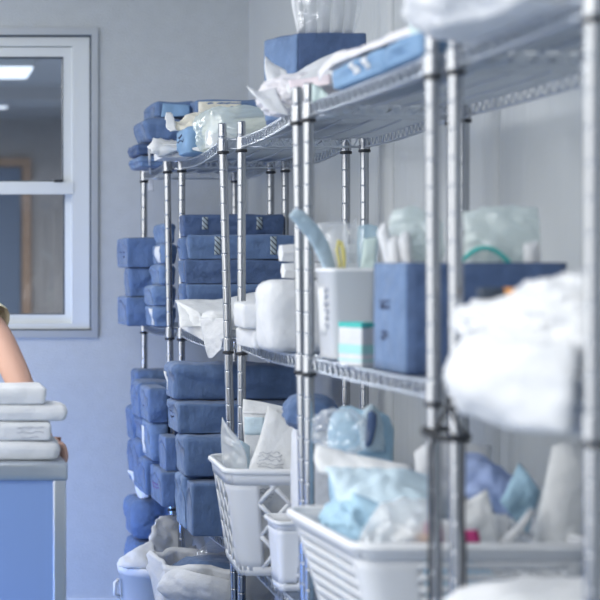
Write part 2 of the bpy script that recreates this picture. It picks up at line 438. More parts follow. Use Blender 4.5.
for (x1, y0, y1, lb) in ((PX(29, 9.6), 9.35, 9.80, 'wide bright ceiling light panel seen through the upper window pane, nearer one'),
                         (PX(7, 11.5), 11.35, 11.60, 'small bright ceiling light panel beyond the ceiling beam, seen low in the upper pane')):
    t = thing('ceiling_light', lb, 'ceiling light', (x1 - .6, (y0 + y1) / 2, 2.66), 'ceiling lights of the room behind the window')
    mk('lamp_housing', ring_box(x1 - 1.23, x1 + .03, 0, 1, .03, 0, 1) if False else MB().box((x1 - 1.21, y0 - .01, 2.675), (x1 + .01, y1 + .01, 2.72)), M['alu'], t, smooth=False)
    mk('diffuser', MB().box((x1 - 1.2, y0, 2.655), (x1, y1, 2.675)), M['lamp'], t, smooth=False)

# ------------------------------------------------------------------ chrome wire shelving
LEV = [1.80, 1.193, .57, .13]
SAG = [.012, .010, .010, .006]
SAGK = [.25, .3, .8, 1.25, 1.0]     # how far each rack's shelves sag
PR = .0127
UNITS = [   # near-front (top x, bottom x, y), far-front, near-rear, far-rear
    dict(nf=(1.0076, 1.0076, 2.15), ff=(1.0227, 1.030, 2.72), nr=(1.385, 1.385, 2.15), fr=(1.40, 1.40, 2.72), lab='nearest chrome wire rack, under the big white bags'),
    dict(nf=(1.0045, 1.015, 2.785), ff=(.998, 1.001, 3.585), nr=(1.375, 1.375, 2.785), fr=(1.375, 1.375, 3.60), lab='chrome wire rack holding the tall open blue box and slotted basket'),
    dict(nf=(.9906, 1.020, 3.66), ff=(1.050, 1.0515, 4.495), nr=(1.369, 1.369, 3.66), fr=(1.419, 1.419, 4.495), lab='chrome wire rack holding the diamond-lattice basket and white stacks'),
    dict(nf=(1.0067, 1.056, 4.56), ff=(1.050, 1.048, 5.415), nr=(1.383, 1.383, 4.56), fr=(1.422, 1.422, 5.41), lab='chrome wire rack holding the wide blue packs with striped tape'),
    dict(nf=(1.007, 1.035, 5.475), ff=(1.019, 1.021, 6.04), nr=(1.386, 1.386, 5.475), fr=(1.385, 1.385, 6.04), lab='short chrome wire rack against the back wall'),
]
ZT = 1.849
def post_pt(p, z):   # x leans linearly between top and bottom
    t = (ZT - z) / ZT
    return V((p[0] + (p[1] - p[0]) * t, p[2], z))
def make_unit(U, sk=1):
    root = thing('wire_shelving_unit', U['lab'], 'shelving', ((U['nf'][0] + U['fr'][0]) / 2, (U['nf'][2] + U['ff'][2]) / 2, 0), 'chrome wire racks along the side wall')
    for k in ('nf', 'ff', 'nr', 'fr'):
        p = U[k]; a, b = post_pt(p, .03), post_pt(p, ZT); L = (b - a).length
        prof = [(0, PR)]; h = .0508
        while h < L - .03:
            prof += [(h - .0045, PR), (h - .0030, PR), (h - .0016, PR), (h - .0010, PR - .0012), (h + .0010, PR - .0012), (h + .0016, PR), (h + .0030, PR), (h + .0045, PR)]; h += .0508
        prof += [(L - .016, PR), (L - .008, PR), (L - .004, PR), (L - .003, PR), (L, PR - .0025)]
        po = mk('post', MB().lathe(a, b, prof, 16), M['chrome'], root)
        mk('levelling_foot', MB().lathe(post_pt(p, 0), post_pt(p, .034), [(0, .018), (.008, .018), (.012, .007), (.034, .007)], 12), M['black'], po)
        for z in LEV:
            c0, c1 = post_pt(p, z - .043), post_pt(p, z + .004)
            m = MB(); m.lathe(c0, c1, [(.0062, .0160), (.008, .0162), (.012, .0162), (.042, .0154), (.044, .0154), (.047, .0146), (.047, .013)], 16, 0)
            m.lathe(c0, c1, [(-.001, .0172), (0, .0178), (.006, .0178), (.0065, .0165)], 16, 1)
            mk('collar', m, [M['chrome'], M['black']], po)
    for li, z in enumerate(LEV):
        c = {k: post_pt(U[k], z) for k in ('nf', 'ff', 'nr', 'fr')}; sag = SAG[li] * sk
        def S(u, v, dz=0, c=c, sag=sag):
            p = c['nf'] * (1 - u) * (1 - v) + c['ff'] * u * (1 - v) + c['fr'] * u * v + c['nr'] * (1 - u) * v
            return V((p.x, p.y, z + dz - sag * 4 * u * (1 - u)))
        L = (c['ff'] - c['nf']).length; D = (c['nr'] - c['nf']).length
        m = MB(); n = int(L / .0245)
        for i in range(1, n): m.tube([S(i / n, 0, -.002), S(i / n, 1, -.002)], .0019, 5, cap=False)
        for v in (.2, .4, .6, .8): m.tube([S(i / 12, v, -.0065) for i in range(13)], .003, 5, cap=False)
        deck = mk('wire_shelf', m, M['wire'], root)
        eu, ev = .016 / L, .016 / D
        for nm, fn, LL in (('front_truss', lambda t, dz: S(eu + (1 - 2 * eu) * t, 0, dz), L), ('rear_truss', lambda t, dz: S(eu + (1 - 2 * eu) * t, 1, dz), L),
                           ('end_truss', lambda t, dz: S(0, ev + (1 - 2 * ev) * t, dz), D), ('end_truss', lambda t, dz: S(1, ev + (1 - 2 * ev) * t, dz), D)):
            m = MB(); k = max(4, int(LL / .07))
            m.tube([fn(i / k, 0) for i in range(k + 1)], .0033, 6); m.tube([fn(i / k, -.028) for i in range(k + 1)], .0033, 6)
            q = max(4, int(LL / .021)); pts = []
            for i in range(q):
                t0 = (i + .12) / q; t1 = (i + .88) / q; a_, b_ = (-.003, -.025) if i % 2 else (-.025, -.003)
                pts += [fn(t0, a_), fn(t0 + .1 / q, a_), fn(t1 - .1 / q, b_), fn(t1, b_)]
            m.tube(pts, .0023, 5)
            mk(nm, m, M['wire'], deck)
    return root
for U, k_ in zip(UNITS, SAGK): make_unit(U, k_)
def base(level, Y):
    z = LEV[level]
    for U, k in zip(UNITS, SAGK):
        y0, y1 = U['nf'][2], U['ff'][2]
        if y0 <= Y <= y1:
            u = (Y - y0) / (y1 - y0); return z + .0042 - k * SAG[level] * 4 * u * (1 - u)
    return z + .0042
# light and exposure settings
WORLD = .95
EXPO = .16
FSTOP = 2.8
LIGHTS = [
    ('left_side_light', (-2.4, 3.0, 1.6), (1.2, 3.6, 1.1), 6.4, 2.4, 76, (1, .985, .95)),  # unseen broad source on the left, widened to fill front faces
    ('overhead_light', (-.9, .5, 2.74), (.2, 2.6, 1.0), 1.6, .8, 34, (1, .98, .93)),  # fill added near the camera to brighten the front faces
    ('overhead_light', (-.7, 2.2, 2.74), (-.7, 2.2, 0), 1.2, .6, 22, (1, .98, .93)),
    ('overhead_light', (-.7, 4.6, 2.74), (-.7, 4.6, 0), 1.2, .6, 26, (1, .98, .93)),
    ('added_blue_fill', (-1.8, 4.4, .25), (.6, 6.2, -.05), 3.0, .5, 22, (.14, .34, 1), 80),  # added fill that tints the lower left blue; no lamp stands there
    ('far_room_lamp', (-.2, 9.2, 2.6), (-.2, 9.2, 0), 1.5, 1.5, 190, (1, .98, .93)),
]
# ------------------------------------------------------------------ things on the racks
TOPG, MIDG, LOWG = 'things on the top shelves', 'things on the middle shelves', 'things on the lower shelves'
def sh(name, label, cat, ctrl, m, group=None, parent=None, **k):
    o = mk(name, sheet(ctrl, **k), M[m], parent)
    return o if parent else tag(o, label, cat, group)
def bl(name, label, cat, c, r, m, group=None, parent=None, **k):
    o = mk(name, blob(c, r, **k), M[m], parent, keep_bvh=True)
    return o if parent else tag(o, label, cat, group)

# --- top shelves, far end -------------------------------------------------
b0 = base(0, 5.75)
pack('flat blue bundle poking over the far end of the top shelf, lowest', rect(.935, 1.10, 5.66, 5.90), b0, b0 + .045, 'blue2', 1, r=.02, wr=.008, flap=False)
pack('darker flat blue bundle lying on the lowest one at the far top end', rect(.925, 1.06, 5.68, 5.88), b0 + .047, b0 + .092, 'navy', 2, r=.02, wr=.008, flap=False)
o = pack('plump blue pack under the light-edged one at the far top end', rect(.952, 1.10, 5.56, 5.82), b0 + .094, b0 + .176, 'blue', 3, r=.02, wr=.006, lean=-.012)
o = pack('slim blue pack lying topmost on the far pile near the back wall', rect(.985, 1.135, 5.58, 5.85), b0 + .178, b0 + .240, 'blue', 4, r=.014, wr=.005)
sh('wrap_edge', '', '', [[P(163, 103.5, 5.575), P(190, 105, 5.57)], [P(161, 117, 5.57), P(190, 116, 5.565)]], 'sky', parent=o, thick=.002, wr=.002, seed=3)
b0 = base(0, 5.5) if False else base(0, 5.65)
pack('blue pack standing at the wall side below the cream-banded one', rect(1.14, 1.385, 5.50, 5.70), b0, b0 + .165, 'blue2', 5, flap=False)
o = pack('blue pack with a cream paper band, on top by the back wall', rect(1.115, 1.37, 5.50, 5.72), b0 + .168, b0 + .235, 'blue2', 6, r=.014, flap=False)
decal(o, 'paper_band', (1.205, 5.50, b0 + .201), X3, Z3, .155, .052, Y3, M['cream'], .003, 8, 4)
# white flat carton with torn paper
b0 = base(0, 5.25)
t = thing('flat_carton', 'flat white carton in torn white paper on the far top shelf edge', 'carton', (.985, 5.3, b0))
mk('carton_body', rbox(rect(PX(163, 5.22), PX(196, 5.22), 5.22, 5.40), b0, b0 + .048, .003, 6, 7, 0, 0, 0), M['white'], t)
sh('torn_wrapper', '', '', [[P(147, 146, 5.38), P(156, 138, 5.36), P(172, 141, 5.36), P(198, 136, 5.38)], [P(150, 149, 5.2), P(158, 146, 5.2), P(174, 147.5, 5.2), P(198, 145, 5.2)], [P(152, 154, 5.19), P(158, 156, 5.19), P(161, 157, 5.2), P(163, 156, 5.21)]], 'paper', parent=t, thick=.004, wr=.008, seed=4, jag=.012, n=(26, 20))
t2 = thing('hanging_tag', 'small white paper tag hanging from the far top shelf corner', 'tag', (PX(150, 5.6), 5.6, PZ(150, 5.6)))
sh('tag_card', '', '', [[P(149, 177, 5.98), P(153.5, 177.5, 5.98)], [P(148, 191, 5.98), P(153.5, 191.5, 5.98)]], 'paper', parent=t2, thick=.0008, wr=.001, n=(6, 6))
sh('tag_ribbon', '', '', [[P(148, 148, 5.62), P(150.5, 148, 5.62)], [P(148.6, 163, 5.63), P(150.8, 163, 5.63)], [P(150, 178, 5.975), P(151.8, 178, 5.975)]], 'white', parent=t2, thick=.0006, wr=.001, n=(4, 12))
# the blue pouch on the front edge
b0 = base(0, 5.06)
o = pack('lighter blue pack with a dark mark, at the front edge of the top shelf', rect(.988, 1.092, 5.03, 5.20), b0 + .003, b0 + .098, 'sky', 8, r=.022, wr=.006, flap=False)
scribble(o, (.985, 5.12, b0 + .06), -Y3, Z3, .10, .03, X3, M['ink'], 3, 2)
sh('white_lining', '', '', [[P(192, 148, 5.02), P(203, 145, 5.015), P(214, 139, 5.02)], [P(193, 150, 5.02), P(203, 152, 5.012), P(214, 153, 5.02)]], 'white', parent=o, thick=.003, wr=.004, seed=6)
t = thing('crumpled_wrapper', 'crumpled cream and white paper wrapper lying across the blue packs', 'paper', P(190, 131, 5.25))
sh('wrapper_paper', '', '', [[P(166, 118, 5.34), P(178, 122, 5.34), P(192, 113, 5.36), P(213, 112, 5.38)], [P(167, 124, 5.22), P(180, 124, 5.2), P(194, 121, 5.2), P(214, 115, 5.2)], [P(168, 131, 5.18), P(183, 130, 5.16), P(198, 129, 5.15), P(213, 123, 5.14)]], 'cream', parent=t, thick=.006, wr=.012, freq=18, seed=11, jag=.008, n=(26, 20))
sh('torn_corner', '', '', [[P(166, 112, 5.2), P(173, 114, 5.2)], [P(166, 126, 5.17), P(175, 125, 5.17)], [P(171, 131, 5.15), P(177, 131, 5.15)]], 'paper', parent=t, thick=.003, wr=.006, seed=12, jag=.006)
# translucent bag with folded white things
b0 = base(0, 4.82)
t = thing('clear_bag', 'clear mint-tinted bag of folded white gowns on the top shelf', 'bag', (1.12, 4.85, b0))
mk('folded_gowns', rbox(rect(1.035, 1.225, 4.77, 5.0), b0 + .004, b0 + .096, .022, 9, 12, .006, .008, .006), M['cream'], t)
mk('bag_film', rbox([(1.01, 4.74), (1.25, 4.74), (1.25, 5.03), (1.02, 5.03)], b0 + .001, b0 + .128, .03, 16, 5, .004, .016, .012), M['mintfilm'], t)
sh('bag_flap', '', '', [[P(212, 118, 4.86), P(224, 107, 4.88), P(234, 113, 4.86)], [P(206, 132, 4.78), P(223, 122, 4.75), P(240, 127, 4.76)], [P(205, 148, 4.74), P(220, 146, 4.72), P(250, 140, 4.74)]], 'milky', parent=t, thick=.003, wr=.012, freq=16, seed=13, n=(20, 20))

# --- top shelves, middle --------------------------------------------------
b0 = base(0, 4.0)
t = thing('open_blue_box', 'blue cloth box of tall clear-wrapped packets on the top shelf', 'box', (1.13, 4.05, b0))
foot = [(1.074, 3.95), (1.252, 3.945), (1.222, 4.16), (1.015, 4.075)]
zt = PZ(32.5, 3.95)
bx = mk('box_body', rbox(foot, b0, zt, .006, 9, 21, .003, .004, .003), M['navy'], t, keep_bvh=True)
ff = [V((*foot[3], 0)), V((*foot[0], 0))]
e = (ff[1] - ff[0]).normalized(); inn = V((-e.y, e.x, 0))
mk_face = decal(bx, 'lit_end_panel', (ff[0] + ff[1]) / 2 + Z3 * ((b0 + zt) / 2 + .004), e, Z3, (ff[1] - ff[0]).length * .95, (zt - b0) * .93, inn, M['blue2'], .0035, 12, 12)  # lighter blue puts the light falling on the aisle face into colour
scribble(bx, (ff[0] + ff[1]) / 2 + Z3 * (PZ(61, 4.0)), e, Z3, .055, .022, inn, M['ink'], 8, 2)
for i, (x0, tl) in enumerate(((1.088, -.012), (1.118, .0), (1.15, .01), (1.183, .014), (1.212, .02))):
    o = sh('tall_packet', '', 'packet', [[(x0 + tl * 3 - .008, 4.03, 2.30), (x0 + .030 + tl * 3, 4.06, 2.30)], [(x0 - .004 + tl, 4.02, 2.16), (x0 + .028 + tl, 4.045, 2.16)], [(x0, 4.01, zt + .002), (x0 + .026, 4.03, zt + .002)]], 'paper' if i % 2 else 'white', thick=.009, wr=.004, seed=30 + i)
    tag(o, ['tall white packet in the blue cloth box, nearest the aisle', 'second tall white packet from the aisle in the blue cloth box', 'middle of five tall white packets in the blue cloth box', 'fourth tall white packet from the aisle in the blue cloth box', 'tall white packet in the blue cloth box, nearest the wall'][i], 'packet', 'tall packets in the blue box')
sh('clear_sleeve', 'clear plastic sleeve enclosing the tall white packets', 'bag', [[(1.085, 3.99, 2.32), (1.16, 3.97, 2.31), (1.30, 4.0, 2.32)], [(1.074, 3.99, 2.17), (1.16, 3.965, 2.17), (1.27, 4.0, 2.17)], [(1.082, 3.985, zt + .003), (1.16, 3.97, zt + .003), (1.235, 3.99, zt + .003)]], 'clear', thick=.01, wr=.012, seed=41, n=(24, 24))

b0 = base(0, 3.85)
t = thing('crumpled_liner_sheets', 'crumpled white liner sheets with a pointed corner in front of the blue cloth box', 'sheet', (1.03, 3.8, b0))
mk('sheet_heap', blob((1.055, 3.84, b0 + .048), (.105, .10, .055), 7, .26, 1.7, 2.2, b0 + .001), M['lav'], t)
sh('pointed_corner', '', '', [[P(246, 86, 3.80), P(258, 91, 3.79), P(276, 88, 3.78)], [P(250, 91, 3.79), P(262, 99, 3.76), P(280, 99, 3.75)], [P(256, 97, 3.78), P(268, 109, 3.75), P(290, 116, 3.74)]], 'white', parent=t, thick=.002, wr=.006, seed=15)
sh('raised_fold', '', '', [[P(265, 55, 3.9), P(274, 63, 3.88), P(286, 70, 3.85)], [P(265, 72, 3.86), P(276, 82, 3.82), P(292, 88, 3.8)], [P(272, 96, 3.82), P(282, 106, 3.76), P(300, 110, 3.76)]], 'white', parent=t, thick=.003, wr=.008, seed=16)
sh('long_fold', '', '', [[P(284, 80, 3.86), P(300, 70, 3.86), P(322, 58, 3.85), P(345, 49, 3.84)], [P(286, 86, 3.76), P(304, 80, 3.74), P(325, 73, 3.70), P(352, 62, 3.66)], [P(288, 94, 3.72), P(306, 92, 3.70), P(326, 85, 3.66), P(350, 76, 3.6)]], 'white', parent=t, thick=.006, wr=.008, seed=17)
sh('pink_fold', '', '', [[P(288, 80, 3.73), P(308, 78, 3.7), P(330, 74, 3.66)], [P(290, 88, 3.71), P(310, 88, 3.68), P(330, 84, 3.64)]], 'pink', parent=t, thick=.004, wr=.004, seed=18)
b0 = base(0, 3.5)
sh('liner_sheet', 'flat pale lavender sheet lying on top of the sky-blue packs along the shelf', 'sheet', [[(1.0, 3.50, b0 + .040), (.987, 3.36, b0 + .056), (.985, 3.19, b0 + .054), (.986, 3.0, b0 + .050), (1.0, 2.86, b0 + .050)], [(1.01, 3.52, b0 + .068), (1.0, 3.36, b0 + .080), (.998, 3.19, b0 + .070), (1.0, 3.0, b0 + .066), (1.01, 2.84, b0 + .064)], [(1.10, 3.52, b0 + .06), (1.10, 3.36, b0 + .075), (1.10, 3.19, b0 + .068), (1.10, 3.0, b0 + .066), (1.1, 2.84, b0 + .064)], [(1.2, 3.52, b0 + .05), (1.2, 3.36, b0 + .06), (1.2, 3.19, b0 + .06), (1.2, 3.0, b0 + .06), (1.2, 2.84, b0 + .06)]], 'lav', thick=.002, wr=.005, seed=19, n=(30, 22))
o = pack('sky-blue pack with two white stickers along the top shelf edge', [(.99, 3.02), (1.17, 3.02), (1.17, 3.40), (.985, 3.36)], b0, b0 + .050, 'sky', 22, r=.014, wr=.004, flap=False)
for i, py in enumerate((3.12, 3.20)):
    decal(o, 'white_sticker', (.98, py, b0 + .030), -Y3, Z3, .036, .024, X3, M['paper'], .002, 4, 4)
b1 = base(0, 2.95)
pack('plain sky-blue pack on the top shelf edge beside the stickered one', rect(.985, 1.16, 2.80, 3.005), b1 + .001, b1 + .047, 'sky', 23, r=.014, wr=.004, flap=False)
b1 = base(0, 3.63)
sh('small_packet', 'small mint packet tucked behind a post top at the shelf edge', 'packet', [[P(312, 84, 3.52), P(322, 88, 3.52), P(328, 96, 3.5)], [P(312, 102, 3.52), P(320, 101, 3.52), P(331, 99, 3.5)]], 'mint', thick=.006, wr=.004, seed=24)
sh('corner_packet', 'pale mint triangular packet standing beside the big white bag', 'packet', [[P(407, 22, 2.86), P(416, 25, 2.84), P(430, 24, 2.82)], [P(413, 38, 2.86), P(420, 39, 2.84), P(430, 40, 2.82)], [P(423, 58, 2.84), P(426, 58, 2.83), P(430, 58, 2.82)]], 'mint', thick=.008, wr=.005, seed=25)
b1 = base(0, 2.45)
t = thing('white_bag', 'big white plastic bag bulging on the nearest top shelf', 'bag', (1.14, 2.42, b1))
mk('bag_body', blob((1.10, 2.47, b1 + .10), (.215, .24, .125), 9, .16, 1.4, 2.8, b1 + .001), M['white'], t)
sh('bag_neck', '', '', [[(1.0, 2.4, b1 + .28), (1.1, 2.36, b1 + .30), (1.22, 2.4, b1 + .28)], [(1.06, 2.42, b1 + .21), (1.12, 2.40, b1 + .21), (1.18, 2.42, b1 + .21)]], 'white', parent=t, thick=.008, wr=.012, seed=26)

# --- middle shelves, far end ---------------------------------------------
b0 = base(1, 5.85)
h = .112
o = pack('blue pack at the bottom of the far stack poking past the corner post', rect(.905, 1.034, 5.75, 5.99), b0, b0 + h, 'blue', 31, crease=.005)
o = pack('blue pack in the middle of the far stack poking past the corner post', rect(.915, 1.034, 5.76, 5.88), b0 + h + .001, b0 + 2 * h, 'blue', 32, crease=.005)
o = pack('marked blue pack on top of the far stack poking past the corner post', rect(.903, 1.036, 5.745, 5.99), b0 + 2 * h + .001, b0 + 3 * h + .004, 'blue', 33, crease=.005)
scribble(o, (.903, 5.87, b0 + 2.45 * h), -Y3, Z3, .12, .03, X3, M['ink'], 5, 2)
b0 = base(1, 5.55); h = .0765
names = ['lowest small blue pack in the column behind the far front post', 'second small blue pack from the bottom of the narrow column', 'middle small blue pack of the narrow column behind the far post',
         'small blue pack with a white label in the narrow column', 'top small blue pack of the narrow column behind the far post']
for i in range(5):
    dx = (.0, -.004, .02, .028, .034)[i]
    o = pack(names[i], rect(.965 + dx, 1.045, 5.50, 5.70), b0 + i * h + .001, b0 + (i + 1) * h, 'blue2', 40 + i, r=.014)
    if i in (0, 3): decal(o, 'white_label', (.98, 5.545, b0 + (i + .5) * h), -Y3, Z3, .06, .06, X3, M['paper'], .003, 4, 4)
b0 = base(1, 5.38); h = .081
for i in range(5):
    o = pack(['lowest wide blue pack of the rear stack near the back wall', 'second wide blue pack of the rear stack, partly hidden', 'third wide blue pack of the rear stack, partly hidden', 'marked wide blue pack just below the top of the rear stack',
              'taped wide blue pack topmost of the rear stack by the wall'][i], rect(1.036, 1.392, 5.322, 5.400), b0 + i * h + .001, b0 + (i + 1) * h, 'blue' if i < 4 else 'navy', 50 + i)
    if i == 4:
        for pxx in (205, 259): decal(o, 'indicator_tape', (PX(pxx, 5.322), 5.322, b0 + 4.62 * h), X3, Z3, .021, .044, Y3, M['tape'], .002, 3, 6, (1.2, 2.5))
    if i == 3: scribble(o, (1.036, 5.36, b0 + 3.5 * h), -Y3, Z3, .05, .03, X3, M['ink'], 9, 2)
b0 = base(1, 5.2); h = .0835
for i in range(4):
    dx = (.006, .0, -.008, .004)[i]
    o = pack(['lowest wide blue pack of the front stack, behind the draped white cloth', 'wide blue pack second from the bottom, above the white cloth pile', 'creased wide blue pack right under the double-taped one', 'wide blue pack with two striped tapes, topmost of the front stack'][i],
             [(1.006 + dx, 5.10), (1.378, 5.10), (1.39, 5.31), (1.048 + dx, 5.31)], b0 + i * h + .001, b0 + (i + 1) * h, 'navy' if i in (2,) else 'blue', 60 + i, crease=.005)
    if i == 3:
        for pxx in (217.5, 273): decal(o, 'indicator_tape', (PX(pxx, 5.1), 5.1, b0 + 3.58 * h), X3, Z3, .021, .062, Y3, M['tape'], .002, 3, 8, (1.2, 3.5))
# white cloths
b0 = base(1, 4.85)
t = thing('folded_white_cloths', 'pile of white cloths draping over the middle shelf edge', 'cloth', (1.1, 4.85, b0))
mk('cloth_stack', rbox(rect(1.0, 1.34, 4.70, 5.02), b0, b0 + .085, .02, 10, 71, .006, .012, .006), M['paper'], t)
sh('top_cloth', '', '', [[P(175, 300, 5.03), P(196, 299, 5.03), P(222, 299, 5.02), P(262, 291, 5.0), P(287, 292, 4.98)], [P(178, 307, 4.88), P(198, 310, 4.85), P(224, 312, 4.80), P(262, 304, 4.78), P(290, 300, 4.78)], [P(180, 328, 4.79), P(200, 326, 4.77), P(226, 330, 4.70), P(262, 330, 4.67), P(292, 326, 4.68)]], 'paper', parent=t, thick=.004, wr=.009, freq=16, seed=14, n=(30, 20))
sh('draped_end', '', '', [[P(200, 318, 4.74), P(214, 318, 4.70), P(229, 318, 4.66)], [P(202, 334, 4.725), P(214, 334, 4.685), P(229, 334, 4.645)], [P(205, 346, 4.72), P(214, 346, 4.69), P(225, 345, 4.65)], [P(208, 358, 4.72), P(212, 358, 4.70), P(216, 354, 4.68)]], 'white', parent=t, thick=.0015, wr=.004, freq=22, seed=20, n=(20, 26))
sh('hanging_corner', '', '', [[P(176, 300, 4.95), P(188, 306, 4.84), P(200, 312, 4.8)], [P(179, 316, 4.9), P(190, 321, 4.81), P(203, 326, 4.78)], [P(181, 328, 4.86), P(193, 335, 4.80), P(205, 342, 4.76)]], 'paper', parent=t, thick=.003, wr=.007, seed=21)

# --- middle shelves, white stacks on the third rack ----------------------
b0 = base(1, 3.95)
G = 'white bundles stacked on the middle shelf'
tag(mk('white_bundle', rbox(rect(.972, 1.13, 4.02, 4.24), b0, b0 + .054, .01, 9, 81, .003, .004, .002), M['white']), 'square white bundle under the jutting white slab', 'bundle', G)
tag(mk('white_bundle', rbox([(.940, 4.012), (1.12, 4.012), (1.12, 4.20), (.96, 4.20)], b0 + .055, b0 + .124, .010, 9, 82, .003, .004, .002), M['white']), 'slab-like white bundle with one end poking out over the shelf edge', 'bundle', G)
tag(mk('white_bundle', rbox(rect(.966, 1.14, 3.845, 4.005), b0, b0 + .184, .034, 9, 83, .005, .004, .002), M['white']), 'tall rounded white bundle at the front of the white stacks', 'bundle', G)
def roll(label, x0, x1, y, z, r, seed):
    mb = MB(); n = 6; k = 9
    for i in range(k + 1):
        x = x0 + (x1 - x0) * i / k
        e = 1 if 0 < i < k else .9
        for j in range(n):
            a = PI * j / 3; mb.v.append(V((x, y + math.cos(a) * r * 1.15 * e + .003 * nz((x * 9, j, seed)), z + math.sin(a) * r * e)))
    for i in range(k):
        for j in range(n): mb.f.append((i * n + j, i * n + (j + 1) % n, (i + 1) * n + (j + 1) % n, (i + 1) * n + j))
    mb.f.append(tuple(range(n))[::-1]); mb.f.append(tuple(k * n + j for j in range(n))); mb.mi = [0] * len(mb.f)
    return tag(mk('white_roll', mb, M['white'], smooth=False), label, 'roll', 'six-sided white rolls')
zb = b0 + .190
roll('six-sided white roll lying on the white stack, lower one', 1.024, 1.26, 3.92, zb + .021, .0235, 1)
roll('six-sided white roll lying on the white stack, upper one', 1.018, 1.26, 3.92, zb + .067, .0265, 2)

# --- middle shelf, second rack -------------------------------------------
b0 = base(1, 3.5)
t = thing('white_tub', 'tall white plastic tub of blue and clear pouches on the middle shelf', 'tub', (1.06, 3.5, b0))
def tub(x0, x1, y0, y1, z0, z1, th, rc, taper):
    mb = MB(); n = 6
    def ringpts(z, ins, tp):
        pts = []
        for (cx, cy, a0) in ((x1, y1, 0), (x0, y1, 90), (x0, y0, 180), (x1, y0, 270)):
            sx = 1 if cx == x1 else -1; sy = 1 if cy == y1 else -1
            ox, oy = cx - sx * (rc + tp), cy - sy * (rc + tp)
            for k in range(n + 1):
                a = math.radians(a0 + 90 * k / n); pts.append(V((ox + math.cos(a) * (rc - ins), oy + math.sin(a) * (rc - ins), z)))
        return pts
    rings = [ringpts(z0, .004, taper), ringpts(z0 + .004, 0, taper), ringpts(z1 - .012, 0, 0), ringpts(z1 - .010, -.004, 0), ringpts(z1, -.004, 0), ringpts(z1, th, 0), ringpts(z0 + th, th, taper)]
    W = len(rings[0]); mb.v = sum(rings, [])
    for i in range(len(rings) - 1):
        for k in range(W): mb.f.append((i * W + k, i * W + (k + 1) % W, (i + 1) * W + (k + 1) % W, (i + 1) * W + k))
    mb.f.append(tuple(range(W))[::-1]); mb.f.append(tuple((len(rings) - 1) * W + k for k in range(W))); mb.mi = [0] * len(mb.f)
    return mb
tb = mk('tub_body', tub(1.008, 1.118, 3.44, 3.564, b0, PZ(268, 3.44), .004, .018, .006), M['plast'], t, keep_bvh=True)
decal(tb, 'side_label', (1.01, 3.52, b0 + .11), -Y3, Z3, .07, .11, X3, M['paper'], .002, 4, 6)
scribble(tb, (1.006, 3.475, b0 + .12), -Y3, Z3, .03, .10, X3, M['grey_ink'], 4, 6, r=.003, name='printed_mark')
zt = PZ(268, 3.44)
sh('blue_pouch', 'long pale blue pouch leaning out of the tub over the post', 'pouch', [[P(289, 216, 3.42), P(296, 209, 3.42), P(305, 214, 3.43)], [P(297, 226, 3.44), P(306, 221, 3.44), P(318, 226, 3.46)], [P(312, 245, 3.47), P(318, 242, 3.47), P(328, 243, 3.49)], [P(326, 275, 3.50), P(331, 275, 3.5), P(337, 274, 3.51)]], 'pale', thick=.008, wr=.005, seed=91, n=(14, 26))
sh('clear_pouch', 'clear pouch with a folded top standing at the back of the tub', 'pouch', [[P(318, 223, 3.55), P(334, 222, 3.55), P(347, 223, 3.55)], [P(319, 248, 3.548), P(334, 247, 3.545), P(348, 248, 3.548)], [P(326, 275, 3.545), P(336, 275, 3.545), P(347, 275, 3.545)]], 'milky', thick=.012, wr=.008, seed=92, n=(18, 20))
sh('clear_pouch', 'narrow clear pouch standing upright in the middle of the tub', 'pouch', [[P(346, 224, 3.54), P(352, 222, 3.54), P(357, 217, 3.54)], [P(345, 246, 3.54), P(351, 247, 3.54), P(357, 246, 3.54)], [P(346, 276, 3.54), P(351, 276, 3.54), P(357, 276, 3.54)]], 'clear', thick=.008, wr=.008, seed=93)
t2 = thing('forceps', 'dull yellow handled tool sticking up from the tub', 'tool', P(342, 276, 3.5))
mk('tool_shank', MB().tube([P(340, 276, 3.5), P(339.5, 262, 3.5), P(337, 250, 3.5), P(339, 240, 3.5)], .004, 8), M['yellowgreen'], t2)
mk('tool_grip', MB().tube([P(344, 276, 3.5), P(344, 260, 3.5), P(343, 250, 3.5), P(341, 241, 3.5)], [.003, .005, .006, .004], 8), M['yellowgreen'], t2)
sh('teal_pouch', 'teal-tinted pouch at the wall-side corner of the tub', 'pouch', [[P(358, 226, 3.55), P(368, 224, 3.55), P(378, 226, 3.55)], [P(357, 248, 3.545), P(367, 247, 3.545), P(378, 246, 3.545)], [P(359, 276, 3.54), P(367, 276, 3.54), P(375, 276, 3.54)]], 'bluefilm', thick=.012, wr=.008, seed=94)
sh('white_pouch', 'small white pouch with a blue edge in the tub', 'pouch', [[P(364, 239, 3.51), P(377, 237, 3.51)], [P(360, 276, 3.50), P(374, 276, 3.50)]], 'mint', thick=.008, wr=.005, seed=95)
